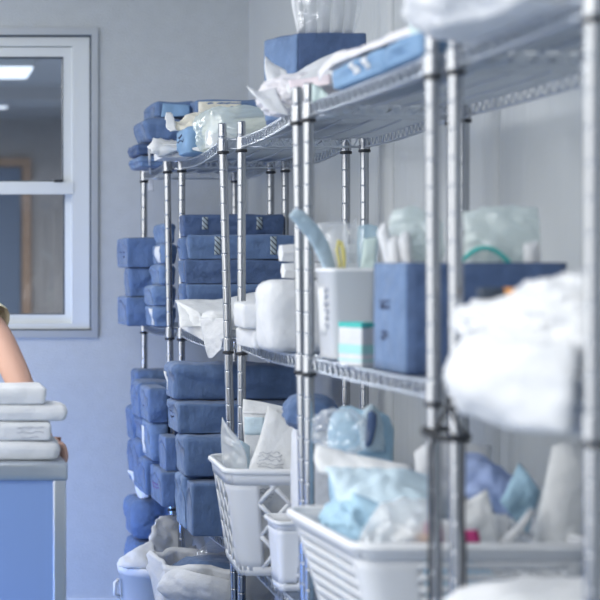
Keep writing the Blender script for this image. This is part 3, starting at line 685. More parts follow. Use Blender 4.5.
# teal banded carton
b0 = base(1, 3.26)
t = thing('small_carton', 'small white carton with teal bands in front of the white tub', 'carton', (1.02, 3.28, b0))
fc = [(1.012, 3.225), (1.062, 3.262), (1.036, 3.335), (.984, 3.298)]; zc = b0 + .093
cb = mk('carton_body', rbox(fc, b0, zc, .0015, 5, 3, 0, 0, 0), M['white'], t, keep_bvh=True)
def band(z0, z1, m, nm):
    c = V((sum(p[0] for p in fc) / 4, sum(p[1] for p in fc) / 4, 0)); mbb = MB()
    pts = [V((p[0], p[1], 0)) for p in fc]; pts = [c + (p - c) * 1.012 for p in pts]
    mbb.add([p + Z3 * z0 for p in pts] + [p + Z3 * z1 for p in pts], [(3, 2, 1, 0), (4, 5, 6, 7), (0, 1, 5, 4), (1, 2, 6, 5), (2, 3, 7, 6), (3, 0, 4, 7)])
    mk(nm, mbb, M[m], t, smooth=False)
band(zc - .010, zc + .001, 'teal', 'teal_edge'); band(b0 + .026, b0 + .046, 'paleteal', 'teal_band'); band(b0 + .010, b0 + .014, 'paleteal', 'thin_teal_line')
# big open blue box
b0 = base(1, 3.05)
foot = [(1.026, 2.985), (1.345, 2.985), (1.345, 3.18), (1.022, 3.175)]; zt = PZ(262.5, 2.985)
t = thing('open_blue_box', 'wide open blue cloth box of pale pouches on the middle shelf', 'box', (1.18, 3.08, b0))
mbx = MB()
def wallq(a, b, th, zlo, zhi, seed):
    a, b = V((*a, 0)), V((*b, 0)); u = (b - a).normalized(); nn = V((u.y, -u.x, 0)); L = (b - a).length; m = MB(); nx, nz_ = 14, 10
    for lay in (0, 1):
        for j in range(nz_ + 1):
            for i in range(nx + 1):
                s, v = i / nx, j / nz_; e = math.sin(PI * s) * math.sin(PI * v)
                m.v.append(a + u * L * s + Z3 * (zlo + (zhi - zlo) * v) + nn * (.005 * e * nz((s * L * 14, v * 3, seed)) + .004 * e - th * lay))
    W = nx + 1; N = W * (nz_ + 1)
    for j in range(nz_):
        for i in range(nx):
            q = j * W + i; m.f.append((q, q + 1, q + 1 + W, q + W)); m.f.append((q + N, q + W + N, q + 1 + W + N, q + 1 + N))
    rg = list(range(W)) + [j * W + nx for j in range(1, nz_ + 1)] + [nz_ * W + i for i in range(nx - 1, -1, -1)] + [j * W for j in range(nz_ - 1, 0, -1)]
    for p, q in zip(rg, rg[1:] + rg[:1]): m.f.append((q, p, p + N, q + N))
    m.mi = [0] * len(m.f); return m
for (a, b, nm, mm, sd) in ((foot[0], foot[1], 'front_panel', 'navy', 1), (foot[3], foot[0], 'end_panel', 'blue2', 2), (foot[2], foot[3], 'rear_panel', 'navy', 3), (foot[1], foot[2], 'end_panel', 'navy', 4)):  # aisle end gets a lighter blue, the side light put into its colour
    o = mk(nm, wallq(a, b, .004, b0, zt, sd), M[mm], t, keep_bvh=True)
    if sd == 2:
        scribble(o, (1.02, 3.10, PZ(304, 3.1)), -Y3, Z3, .075, .022, X3, M['ink'], 12, 2, r=.0018)
        scribble(o, (1.02, 3.10, PZ(335, 3.1)), -Y3, Z3, .05, .022, X3, M['ink'], 13, 2, r=.0018)
mk('box_bottom', MB().box((foot[3][0] + .006, foot[0][1] + .006, b0), (foot[1][0] - .006, foot[2][1] - .008, b0 + .004)), M['navy'], t, smooth=False)
zi = b0 + .005
for i, (pxa, pxb, pt) in enumerate(((377, 389, 224), (388, 399, 236), (398, 411, 232))):
    yy = 3.14 - .012 * i
    xa = max(PX(pxa, yy), 1.034)
    o = mk('rolled_pad', MB().tube([(xa + .014 + .006 * i, yy, zi), (xa + .012 + .004 * i, yy, zt), (PX((pxa + pxb) / 2, yy), yy, PZ(pt + 8, yy)), (PX((pxa + pxb) / 2 + 2, yy), yy, PZ(pt, yy))], [.011, .012, .0125, .007], 10), M['white'])
    tag(o, ['white roll at the aisle end of the wide blue box, tallest of three', 'white roll in the middle of the three in the wide blue box', 'white roll in the wide blue box next to the pale bag'][i], 'roll', 'white rolls in the wide blue box')
sh('pale_bag', 'pale translucent bag standing behind the white rolls in the blue box', 'bag', [[P(391, 212, 3.165), P(412, 206, 3.16), P(440, 214, 3.16)], [P(388, 240, 3.16), P(412, 236, 3.15), P(444, 238, 3.15)], [P(392, 300, 3.155), P(414, 300, 3.15), P(440, 300, 3.15)]], 'mintbag', thick=.014, wr=.016, freq=20, seed=96, n=(28, 28), jag=.004)
sh('pale_bag', 'wide pale mint bag standing upright at the wall end of the blue box', 'bag', [[P(462, 212, 3.08), P(495, 206, 3.08), P(537, 207, 3.08)], [P(464, 240, 3.07), P(498, 238, 3.06), P(540, 240, 3.07)], [P(462, 300, 3.07), P(498, 300, 3.06), P(536, 300, 3.07)]], 'mintbag', thick=.014, wr=.014, freq=20, seed=97, n=(30, 28), jag=.004)
sh('white_packet', 'crumpled white packet beside the wide pale bag in the blue box', 'packet', [[P(524, 244, 3.02), P(540, 240, 3.02)], [P(524, 290, 3.02), P(543, 290, 3.02)]], 'white', thick=.012, wr=.012, seed=98)
o = mk('green_tube_coil', MB().tube([P(455 + 60 * i / 14, 272 - 24 * math.sin(PI * i / 14) ** .8, 3.025) for i in range(15)], .0045, 8), M['teal'])
tag(o, 'green arc of tubing in front of the wide pale bag', 'tubing')

# --- middle shelf, nearest rack -------------------------------------------
b0 = base(1, 2.62)
t = thing('supply_carton', 'pale grey carton with small coloured marks behind the big white bag', 'carton', (1.07, 2.65, b0))
cb = mk('carton_body', rbox([(1.035, 2.60), (1.26, 2.60), (1.26, 2.72), (1.05, 2.72)], b0, PZ(300, 2.6), .003, 6, 5, .001, .001, 0), M['white'], t, keep_bvh=True)
decal(cb, 'magenta_mark', (PX(457.5, 2.6) + .06, 2.6, PZ(351, 2.6)), X3, Z3, .014, .02, Y3, M['magenta'], .002, 3, 3)
decal(cb, 'teal_mark', (PX(468, 2.6) + .06, 2.6, PZ(361, 2.6)), X3, Z3, .02, .016, Y3, M['teal'], .002, 3, 3)
decal(cb, 'dark_mark', (PX(456, 2.6) + .062, 2.6, PZ(364, 2.6)), X3, Z3, .016, .03, Y3, M['grey_ink'], .002, 3, 3)
zc = PZ(300, 2.6)
t = thing('orange_capped_vial', 'dark vial with an orange cap lying on the grey carton', 'vial', (1.07, 2.63, zc))
mk('vial_body', MB().lathe((1.03, 2.63, zc + .011), (1.075, 2.63, zc + .011), [(0, .008), (.003, .0105), (.042, .0105), (.045, .006)], 12), M['gasket'], t)
mk('vial_cap', MB().lathe((1.075, 2.63, zc + .011), (1.10, 2.63, zc + .011), [(0, .010), (.02, .010), (.025, .007)], 12), M['orange'], t)
b0 = base(1, 2.4)
t = thing('white_bag', 'big crumpled white bag spilling off the nearest middle shelf', 'bag', (1.06, 2.38, b0))
mk('bag_body', blob((1.085, 2.36, b0 + .085), (.125, .17, .088), 12, .26, 1.5, 2.6, b0 + .001), M['white'], t)
mk('bag_top', blob((1.08, 2.33, b0 + .135), (.095, .13, .062), 17, .26, 1.8, 2.3), M['white'], t)
mk('bag_shoulder', blob((1.005, 2.50, b0 + .118), (.055, .09, .034), 14, .25, 1.6, 2.3), M['white'], t)
sh('bag_overhang', '', '', [[(.955, 2.54, b0 + .055), (.945, 2.42, b0 + .11), (.955, 2.28, b0 + .10), (1.0, 2.19, b0 + .10)], [(.95, 2.55, b0 + .02), (.925, 2.44, b0 + .03), (.93, 2.30, b0 + .03), (.985, 2.17, b0 + .03)], [(.975, 2.52, b0 - .005), (.955, 2.42, b0 - .03), (.95, 2.30, b0 - .04), (.985, 2.18, b0 - .03)]], 'white', parent=t, thick=.018, wr=.014, seed=99, n=(26, 18))

# --- third shelf, far end: standing and lying blue packs ------------------
LOWB = PACKS
b0 = base(2, 5.88)
zs = [b0, b0 + .165, b0 + .30, b0 + .445]
for i in range(3):
    pack(['lowest blue pack of the farthest low column, by the back wall', 'middle blue pack of the farthest low column, by the back wall', 'top blue pack of the farthest low column, under the shelf'][i],
         rect(.948 + (0, -.006, .012)[i], 1.16, 5.86, 6.01), zs[i] + .001, zs[i + 1], 'blue', 110 + i, r=.018)
b0 = base(2, 5.7)
zs = [b0, b0 + .19, b0 + .275, b0 + .415]
for i in range(3):
    pack(['tall blue pack at the foot of the second low column', 'thin blue pack in the middle of the second low column', 'light-topped blue pack on the second low column, behind the square one'][i],
         rect(.938 + (0, .008, -.004)[i], 1.16, 5.665, 5.835), zs[i] + .001, zs[i + 1], 'blue', 120 + i, r=.016)
b0 = base(2, 5.5)
o = pack('blue pack low in the third column, leaning against its neighbour', rect(.932, 1.05, 5.515, 5.645), b0 + .001, b0 + .134, 'blue', 130, r=.012)
o = pack('blue pack with a white label strip in the third low column', rect(.945, 1.005, 5.44, 5.64), b0 + .136, b0 + .275, 'blue2', 131, r=.012)
decal(o, 'white_label', (.94, 5.60, b0 + .20), -Y3, Z3, .05, .10, X3, M['paper'], .003, 4, 5)
o = pack('square blue pack on top of the third low column', rect(.935, 1.005, 5.43, 5.62), b0 + .277, b0 + .402, 'blue', 132, r=.010)
scribble(o, (.935, 5.53, b0 + .335), -Y3, Z3, .08, .02, X3, M['ink'], 17, 1)
b0 = base(2, 5.35)
o = pack('blue pack with plum writing at the shelf edge, under the small dark-edged one', [(.949, 5.26), (1.012, 5.26), (1.004, 5.49), (.950, 5.49)], b0 + .001, b0 + .122, 'blue', 133, r=.008, crease=.002)
scribble(o, (.95, 5.38, b0 + .062), -Y3, Z3, .12, .028, X3, M['red_ink'], 18, 2, r=.0015)
o = pack('small dark-edged blue pack standing on the one with plum writing', rect(.966, 1.018, 5.28, 5.41), b0 + .124, b0 + .243, 'blue', 134, r=.006, crease=.002)
b0 = base(2, 4.8)
o = pack('crisp square blue pack at the bottom of the big low stack, nearest', [(.948, 4.715), (1.16, 4.715), (1.16, 4.825), (.950, 4.825)], b0 + .001, b0 + .166, 'blue', 140, r=.007, crease=.001, bulge=.002)
o = pack('thin upright blue pack behind the crisp square one', [(.946, 4.835), (1.16, 4.835), (1.16, 4.905), (.947, 4.905)], b0 + .001, b0 + .176, 'blue2', 141, r=.012)
o = pack('narrow upright blue pack third from the front at the low shelf edge', [(.946, 4.912), (1.16, 4.912), (1.16, 5.0), (.947, 5.0)], b0 + .001, b0 + .170, 'blue2', 142, r=.012)
z = b0 + .179
o = pack('rounded blue pack resting on the upright ones of the big low stack', [(.935, 4.775), (1.38, 4.775), (1.38, 4.93), (.937, 4.93)], z, z + .128, 'blue', 143, r=.016, wr=.006)
o = pack('creased marked blue pack, second from the top of the big low stack', [(.928, 4.845), (1.38, 4.845), (1.38, 5.05), (.930, 5.05)], z + .130, z + .228, 'blue', 144, r=.010, crease=.007)
scribble(o, (.93, 4.96, z + .185), -Y3, Z3, .08, .03, X3, M['ink'], 19, 2)
o = pack('largest blue pack on top of the big low stack, soft and rumpled', [(.925, 4.93), (1.39, 4.93), (1.39, 5.10), (.927, 5.10)], z + .231, z + .348, 'blue', 145, r=.022, wr=.008, bulge=.006)
decal(o, 'white_label', (.92, 5.04, z + .29), -Y3, Z3, .045, .06, X3, M['paper'], .003, 4, 5)
sh('paper_pouch', 'white paper pouch sagging off the far low shelf edge', 'pouch', [[P(127, 470, 5.9), P(133, 472, 5.86), P(139, 478, 5.83)], [P(133, 480, 5.88), P(138, 485, 5.85), P(145, 490, 5.82)], [P(137, 496, 5.87), P(141, 499, 5.84), P(149, 497, 5.82)]], 'paper', thick=.006, wr=.006, seed=101)

# --- bottom shelf ---------------------------------------------------------
b0 = base(3, 5.9)
pack('dark blue bundle at the bottom shelf, lowest at the far end', rect(.93, 1.2, 5.80, 6.0), b0, b0 + .10, 'blue', 150, r=.03, wr=.01, flap=False)
pack('rounded blue bundle in the middle of the bottom pile, far end', rect(.935, 1.2, 5.79, 6.0), b0 + .102, b0 + .225, 'blue', 151, r=.03, wr=.01, flap=False)
pack('rounded blue bundle on top of the bottom pile behind the white bin', rect(.925, 1.22, 5.78, 6.0), b0 + .228, b0 + .385, 'blue', 152, r=.045, wr=.012, flap=False)
# round bin on the floor
cx, cy, rb = PX(150, 5.3), 5.32, .108; zr = PZ(568, 5.25)
t = thing('round_bin', 'round white plastic bin full of white paper pouches by the far racks', 'bin', (cx, cy, 0))
m = MB(); m.lathe((cx, cy, 0), (cx, cy, 1), [(.002, rb * .8), (.02, rb * .84), (zr - .03, rb * .97), (zr - .03, rb * 1.02), (zr - .012, rb * 1.04), (zr, rb * 1.05), (zr + .003, rb * 1.0), (zr - .03, rb * .94), (.03, rb * .8)], 32)
mk('bin_body', m, M['plast'], t)
m = MB(); m.tube([(cx - rb * 1.02, cy - .02, zr - .05), (cx - rb * 1.16, cy - .03, zr - .06), (cx - rb * 1.16, cy - .03, zr - .10), (cx - rb * 1.0, cy - .02, zr - .11)], .007, 8)
mk('bin_handle', m, M['plast'], t)
GP = 'white pouches filling the round bin'
sh('paper_pouch', 'white pouch leaning over the near rim of the round bin', 'pouch', [[P(118, 560, 5.27), P(136, 548, 5.30), P(152, 540, 5.33)], [P(118, 566, 5.24), P(138, 560, 5.24), P(158, 556, 5.26)], [P(124, 568, 5.235), P(142, 569, 5.22), P(160, 567, 5.225)]], 'paper', GP, thick=.010, wr=.009, freq=13, seed=102, n=(26, 22), jag=.006)
sh('paper_pouch', 'crumpled white pouch rising highest from the round bin', 'pouch', [[P(150, 534, 5.36), P(161, 517, 5.44), P(190, 514, 5.50)], [P(150, 548, 5.31), P(164, 538, 5.40), P(192, 532, 5.48)], [P(152, 562, 5.28), P(167, 556, 5.37), P(194, 552, 5.46)]], 'paper', GP, thick=.008, wr=.014, freq=11, seed=103, n=(30, 30), jag=.008)
sh('flat_pouch', 'boxy white pouch lying across the round bin behind the post', 'pouch', [[P(142, 561, 5.26), P(168, 552, 5.39), P(196, 545, 5.47)], [P(142, 569, 5.25), P(168, 566, 5.38), P(198, 560, 5.46)]], 'white', GP, thick=.012, wr=.004, seed=104)
sh('paper_pouch', 'white pouch slumped between the round bin and the shelf post', 'pouch', [[P(184, 522, 5.54), P(193, 520, 5.54), P(204, 532, 5.54)], [P(185, 540, 5.52), P(194, 538, 5.52), P(206, 546, 5.52)], [P(186, 556, 5.5), P(196, 556, 5.5), P(210, 562, 5.5)]], 'white', GP, thick=.010, wr=.010, seed=105)
# open white sack
t = thing('open_sack', 'open white fabric sack with a rolled rim on the bottom shelf', 'sack', (1.03, 4.86, 0))
def sack(cx, cy, rx, ry, z0, z1, seed):
    m = MB(); n = 56; rows = [(z0, .80), (z0 + .06, .92), (z0 + .16, .99), (z1 - .09, 1.0), (z1 - .055, 1.05), (z1 - .04, 1.0), (z1 - .015, 1.045), (z1, 1.0), (z1 - .02, .95), (z1 - .14, .93)]
    for j, (z, k) in enumerate(rows):
        for i in range(n):
            a = 2 * PI * i / n; w = .035 * nz((math.cos(a) * 2.2, math.sin(a) * 2.2, z * 5), seed) + .02 * nz((math.cos(a) * 6, math.sin(a) * 6, z * 9), seed + 2)
            q = (abs(math.cos(a)) ** 3 + abs(math.sin(a)) ** 3) ** (-1 / 3)
            m.v.append(V((cx + math.cos(a) * (rx * k + w) * q, cy + math.sin(a) * (ry * k + w) * q, z + (.02 * nz((math.cos(a) * 2, math.sin(a) * 2, 3), seed) if j > 2 else 0))))
    for j in range(len(rows) - 1):
        for i in range(n): m.f.append((j * n + i, j * n + (i + 1) % n, (j + 1) * n + (i + 1) % n, (j + 1) * n + i))
    m.f.append(tuple(range(n))[::-1]); m.f.append(tuple((len(rows) - 1) * n + i for i in range(n))); m.mi = [0] * len(m.f); return m
zs_ = PZ(566, 4.7)
mk('sack_body', sack(1.045, 4.86, .185, .155, .135, zs_, 6), M['white'], t)
sh('rolled_rim', '', '', [[P(158, 583, 4.80), P(172, 568, 4.76), P(198, 573, 4.66), P(235, 581, 4.66)], [P(157, 590, 4.78), P(174, 584, 4.72), P(200, 588, 4.645), P(236, 596, 4.64)], [P(166, 598, 4.77), P(180, 602, 4.72), P(204, 604, 4.66), P(236, 612, 4.65)]], 'white', parent=t, thick=.012, wr=.010, seed=106, n=(24, 18))
bl('blue_bundle', 'dark blue cloth bundle lying inside the open white sack', 'bundle', (1.06, 4.87, zs_ - .06), (.14, .11, .055), 'blue', seed=21, amp=.2, sub=4)
sh('clear_wrapper', 'clear plastic wrapper rumpled above the open white sack', 'wrapper', [[P(198, 548, 5.0), P(216, 536, 5.0), P(236, 532, 5.0)], [P(194, 560, 4.92), P(214, 556, 4.9), P(238, 554, 4.9)], [P(192, 574, 4.88), P(212, 572, 4.85), P(240, 572, 4.85)]], 'clear', thick=.012, wr=.016, seed=107, n=(22, 20))
b0 = base(3, 4.2)
pack('dark blue pack deep on the bottom shelf below the lattice basket', rect(1.02, 1.36, 4.10, 4.42), b0, b0 + .15, 'blue', 160, r=.02, wr=.008, flap=False)
pack('dark blue pack lying upon the bottom one, below the lattice basket', rect(1.03, 1.36, 4.12, 4.42), b0 + .152, b0 + .30, 'blue', 161, r=.02, wr=.008, flap=False)

# --- third shelf: baskets -------------------------------------------------
def surf(bot, top, z0, z1, e=.10):
    """S(s, v): a basket's rounded tapering side; s runs 0-4 round it from the near-left corner: near, wall, far, aisle side"""
    def at(quad, z, s):
        s %= 4; i = int(s); t = s - i; c = [V((q[0], q[1], z)) for q in quad]
        pt = lambda k, tt: c[k % 4] * (1 - tt) + c[(k + 1) % 4] * tt
        if t < e: a, b, d, x = pt(i - 1, 1 - e), c[i], pt(i, e), .5 + t / e * .5
        elif t > 1 - e: a, b, d, x = pt(i, 1 - e), c[(i + 1) % 4], pt(i + 1, e), (t - 1 + e) / e * .5
        else: return pt(i, t)
        return a * (1 - x) ** 2 + b * 2 * x * (1 - x) + d * x * x
    return lambda s, v: at(bot, z0, s) * (1 - v) + at(top, z1, s) * v
def frame_at(S, s, v):
    e = 1e-3; ds = (S(s + e, v) - S(s - e, v)); dv = S(s, v + e) - S(s, v - e); n = ds.cross(dv).normalized()
    return S(s, v), n
def strip(mb, S, pts, w, th, seg=.06):
    path = []
    for (a, b) in zip(pts, pts[1:]):
        k = max(1, int(max(abs(b[0] - a[0]) / seg, abs(b[1] - a[1]) / .5)))
        for i in range(k): path.append((a[0] + (b[0] - a[0]) * i / k, a[1] + (b[1] - a[1]) * i / k))
    path.append(pts[-1]); P3 = [frame_at(S, *q) for q in path]; vs = []; fs = []
    for i, (p, n) in enumerate(P3):
        t = (P3[min(i + 1, len(P3) - 1)][0] - P3[max(i - 1, 0)][0]).normalized(); sd = n.cross(t)
        vs += [p + sd * w / 2 + n * th / 2, p - sd * w / 2 + n * th / 2, p - sd * w / 2 - n * th / 2, p + sd * w / 2 - n * th / 2]
    for i in range(len(P3) - 1):
        for k in range(4): fs.append((i * 4 + k, i * 4 + (k + 1) % 4, i * 4 + 4 + (k + 1) % 4, i * 4 + 4 + k))
    fs += [(3, 2, 1, 0), tuple(len(vs) - 4 + k for k in range(4))]
    mb.add(vs, fs)
def patch(mb, S, s0, s1, v0, v1, th, ns=10, nv=6):
    vs = []
    for lay in (.5, -.5):
        for j in range(nv + 1):
            for i in range(ns + 1):
                p, n = frame_at(S, s0 + (s1 - s0) * i / ns, v0 + (v1 - v0) * j / nv); vs.append(p + n * th * lay)
    W = ns + 1; N = W * (nv + 1); fs = []
    for j in range(nv):
        for i in range(ns):
            a = j * W + i; fs += [(a, a + 1, a + 1 + W, a + W), (a + N, a + W + N, a + 1 + W + N, a + 1 + N)]
    rg = list(range(W)) + [j * W + ns for j in range(1, nv + 1)] + [nv * W + i for i in range(ns - 1, -1, -1)] + [j * W for j in range(nv - 1, 0, -1)]
    for a, b in zip(rg, rg[1:] + rg[:1]): fs.append((b, a, a + N, b + N))
    mb.add(vs, fs)
def rim(mb, S, v, r, lip):
    pts = []
    for i in range(96):
        p, n = frame_at(S, 4 * i / 96, v); pts.append(p + n * lip)
    mb.tube(pts, r, 8, closed=True)
def floor_plate(mb, S, z, th):
    n = 48; vs = [S(4 * i / n, .01) for i in range(n)]; vs = [V((v.x, v.y, z)) for v in vs]
    mb.add(vs + [v + Z3 * th for v in vs], [tuple(range(n))[::-1], tuple(range(n, 2 * n))] + [(i, (i + 1) % n, (i + 1) % n + n, i + n) for i in range(n)])
# lattice basket
b0 = base(2, 4.2)
zt = PZ(470, 4.05)
S = surf([(.955, 4.10), (1.27, 4.10), (1.27, 4.42), (.985, 4.42)], [(.908, 4.05), (1.31, 4.05), (1.31, 4.44), (.932, 4.38)], b0, zt, .13)
t = thing('lattice_basket', 'white plastic basket with diamond-lattice sides, full of pouches', 'basket', (1.11, 4.24, b0))
m = MB(); rim(m, S, .985, .0085, .004); patch(m, S, 0, 3.999, .86, .985, .0085, 96, 2); mk('basket_rim', m, M['plast'], t)
m = MB(); floor_plate(m, S, b0, .004); patch(m, S, 0, 3.999, .0, .085, .004, 64, 2)
for c in range(4): patch(m, S, c - .16, c + (.21 if c == 0 else .14), .05, .90, .0035, 10, 8)
for side in range(4):
    a0, a1 = side + (.20 if side == 0 else .13), side + .87; vv0, vv1 = .07, .87; k = 3
    for d in (1, -1):
        for q in range(-3, k + 4):
            s0 = a0 + (a1 - a0) * q / k; s1 = s0 + d * (a1 - a0) * 2.6 / k; v0, v1 = vv0, vv1
            pts = [(s0, v0), (s1, v1)]
            # clip to the panel
            def clip(p, q_):
                (x0, y0), (x1, y1) = p, q_; lo, hi = 0, 1
                for den, num0, num1 in ((x1 - x0, a0 - x0, a1 - x0),):
                    if abs(den) < 1e-9: return None
                    tA, tB = num0 / den, num1 / den
                    lo, hi = max(lo, min(tA, tB)), min(hi, max(tA, tB))
                if hi - lo < .04: return None
                f = lambda t: (x0 + (x1 - x0) * t, y0 + (y1 - y0) * t)
                return [f(lo), f(hi)]
            cc = clip(*pts)
            if cc: strip(m, S, cc, .0125, .004)
mk('basket_body', m, M['plast'], t)
GB = 'pouches standing in the lattice basket'
zi = b0 + .006
sh('sterile_pouch', 'pointed clear-and-blue pouch at the far corner of the lattice basket', 'pouch', [[P(222, 417, 4.26), P(227, 425, 4.25), P(240, 440, 4.24)], [P(221, 445, 4.26), P(232, 450, 4.24), P(246, 456, 4.22)], [P(228, 500, 4.26), P(238, 500, 4.24), P(250, 500, 4.22)]], 'milky', GB, thick=.005, wr=.010, freq=20, seed=111, n=(22, 26))
sh('blue_pouch', 'pale blue pouch seen beside the pointed one in the lattice basket', 'pouch', [[P(232, 440, 4.29), P(240, 440, 4.28), P(250, 446, 4.28)], [P(236, 500, 4.29), P(244, 500, 4.28), P(250, 500, 4.28)]], 'pale', GB, thick=.008, wr=.006, seed=112)
o = sh('sterile_pouch', 'upright white pouch with a blue window at the back of the lattice basket', 'pouch', [[P(243, 399, 4.36), P(263, 402, 4.35), P(286, 407, 4.34)], [P(243, 425, 4.34), P(264, 428, 4.33), P(290, 432, 4.32)], [P(250, 500, 4.32), P(268, 500, 4.31), P(292, 500, 4.3)]], 'paper', GB, thick=.010, wr=.005, seed=113, n=(20, 22))
BV[o.name] = BVHTree.FromPolygons([v.co + wloc(o) for v in o.data.vertices], [tuple(p.vertices) for p in o.data.polygons])
decal(o, 'blue_window', P(257, 427, 4.30), X3, Z3, .055, .05, Y3, M['pale'], .002, 6, 6)
decal(o, 'seal_line', P(264, 414, 4.30), X3, Z3, .10, .006, Y3, M['white'], .0025, 8, 2)
o = sh('printed_pouch', 'large white pouch with grey printing leaning at the front of the lattice basket', 'pouch', [[P(268, 406, 4.17), P(285, 414, 4.16), P(306, 426, 4.15)], [P(259, 440, 4.15), P(282, 446, 4.14), P(308, 452, 4.13)], [P(248, 474, 4.13), P(280, 478, 4.12), P(308, 478, 4.12)], [P(252, 515, 4.15), P(280, 516, 4.14), P(305, 516, 4.14)]], 'paper', GB, thick=.012, wr=.005, seed=114, n=(22, 26))
BV[o.name] = BVHTree.FromPolygons([v.co + wloc(o) for v in o.data.vertices], [tuple(p.vertices) for p in o.data.polygons])
scribble(o, P(272, 461, 4.1), X3, Z3, .075, .05, Y3, M['grey_ink'], 31, 5, r=.0009, name='printed_text')
scribble(o, P(265, 492, 4.1), X3, Z3, .055, .05, Y3, M['grey_ink'], 33, 4, r=.0012, name='printed_text')
bl('white_filling', 'soft white bundle filling the bottom of the lattice basket', 'bundle', (1.12, 4.25, zi + .10), (.115, .11, .10), 'white', None, seed=30, amp=.1, ex=3, zmin=zi, sub=4)
bl('blue_bundle', 'round dark blue wrapped bundle behind the near post above the lattice basket', 'bundle', (1.085, 3.88, 1.035), (.066, .06, .046), 'blue', seed=33, amp=.16, sub=4)
# support under that bundle: a tall white roll standing on the shelf
b1 = base(2, 3.92)
tag(mk('white_bundle', rbox(rect(1.06, 1.20, 3.87, 3.98), b1, .992, .02, 8, 35, .004, .005, .003), M['white']), 'tall white bundle standing under the round dark blue one', 'bundle')
# slim caddy
b0 = base(2, 3.9)
S = surf([(1.012, 3.90), (1.082, 3.90), (1.082, 3.985), (1.012, 3.985)], [(1.0, 3.88), (1.095, 3.88), (1.095, 4.0), (1.0, 4.0)], b0, PZ(521, 3.88), .2)
t = thing('slim_caddy', 'slim white plastic caddy with slotted wall in front of the lattice basket', 'caddy', (1.04, 3.94, b0))
m = MB(); rim(m, S, .97, .006, .005); patch(m, S, 0, 3.999, .86, .97, .0035, 48, 2); mk('caddy_rim', m, M['plast'], t)
m = MB(); floor_plate(m, S, b0, .003); patch(m, S, 0, 3.999, 0, .12, .003, 48, 2); patch(m, S, -.18, .62, .1, .9, .003, 12, 8); patch(m, S, .82, 3.83, .1, .9, .003, 40, 6)
for v in (.22, .36, .50, .64, .78): strip(m, S, [(.58, v), (.86, v)], .010, .003)
mk('caddy_body', m, M['plast'], t)
# slotted basket
b0 = base(2, 3.1)
zt = PZ(545, 2.86)
S = surf([(.975, 2.92), (1.29, 2.92), (1.29, 3.24), (.955, 3.24)], [(.888, 2.86), (1.345, 2.86), (1.345, 3.32), (.875, 3.31)], b0, zt, .10)
t = thing('slotted_basket', 'wide white plastic basket with slotted sides, full of light blue drapes', 'basket', (1.12, 3.09, b0))
m = MB(); rim(m, S, .985, .010, .005); patch(m, S, 0, 3.999, .90, .985, .0085, 96, 2); mk('basket_rim', m, M['plast'], t)
m = MB(); floor_plate(m, S, b0, .004); patch(m, S, 0, 3.999, 0, .07, .004, 72, 2)
for c in range(4): patch(m, S, c - .12, c + (.26 if c == 0 else .12), .05, .93, .0035, 10, 8)
for side in range(4):
    a0, a1 = side + (.24 if side == 0 else .1), side + .9
    for k in range(11): strip(m, S, [(a0, .085 + .078 * k), (a1, .085 + .078 * k)], .0115, .004)
    for k in range(25):
        s_ = a0 + (a1 - a0) * k / 24; strip(m, S, [(s_, .05), (s_, .93)], .0028, .002)
mk('basket_body', m, M['plast'], t)
zi = b0 + .006
GD = 'drapes and pouches in the slotted basket'
bl('blue_drape', 'crumpled mid-blue drape at the aisle corner of the slotted basket', 'drape', P(345, 520, 3.12) + V((.022, .0, -.015)), (.06, .10, .058), 'aqua', GD, seed=43, amp=.24, freq=1.0, ex=2.2, sub=5)
sh('blue_drape', 'large pale blue drape folded over the middle of the slotted basket', 'drape', [[P(324, 466, 3.22), P(360, 470, 3.2), P(395, 468, 3.18), P(432, 474, 3.15)], [P(330, 478, 3.16), P(364, 486, 3.13), P(398, 490, 3.1), P(436, 494, 3.08)], [P(334, 492, 3.14), P(364, 500, 3.1), P(400, 506, 3.06), P(438, 512, 3.02)], [P(340, 524, 3.13), P(366, 526, 3.09), P(402, 528, 3.05), P(438, 532, 3.0)]], 'pale', GD, thick=.02, wr=.016, seed=42, n=(28, 26))
sh('blue_drape', 'mid-blue fold hanging below the large pale drape', 'drape', [[P(352, 492, 3.09), P(372, 500, 3.07), P(392, 508, 3.05)], [P(348, 530, 3.08), P(372, 536, 3.06), P(394, 540, 3.04)]], 'aqua', GD, thick=.02, wr=.014, seed=43)
sh('white_pouch', 'long white pouch lying behind the pale blue drape', 'pouch', [[P(317, 444, 3.28), P(345, 452, 3.25), P(372, 458, 3.22), P(412, 466, 3.2)], [P(314, 458, 3.24), P(345, 465, 3.21), P(375, 470, 3.18), P(414, 474, 3.16)], [P(318, 472, 3.22), P(348, 478, 3.19), P(378, 480, 3.16), P(412, 480, 3.14)]], 'paper', GD, thick=.012, wr=.006, seed=44, n=(24, 16))
sh('clear_bag', 'clear crinkled bag at the near corner of the slotted basket', 'bag', [[P(368, 520, 2.98), P(392, 503, 2.97), P(434, 496, 2.98)], [P(360, 532, 2.94), P(392, 522, 2.92), P(436, 518, 2.92)], [P(358, 546, 2.92), P(392, 546, 2.9), P(438, 546, 2.9)]], 'milky', GD, thick=.016, wr=.02, freq=18, seed=45, n=(24, 20))
o = sh('red_packet', 'printed packet with a red and orange edge behind the cable', 'packet', [[P(416, 524, 2.925), P(446, 520, 2.92), P(478, 525, 2.92)], [P(416, 548, 2.92), P(446, 548, 2.915), P(478, 548, 2.915)]], 'white', GD, thick=.006, wr=.004, seed=46)
BV[o.name] = BVHTree.FromPolygons([v.co + wloc(o) for v in o.data.vertices], [tuple(p.vertices) for p in o.data.polygons])
decal(o, 'red_print', P(434, 533, 2.91), X3, Z3, .035, .045, Y3, M['magenta'], .002, 4, 4)
decal(o, 'red_print', P(468, 537, 2.91), X3, Z3, .045, .025, Y3, M['magenta'], .002, 4, 4)
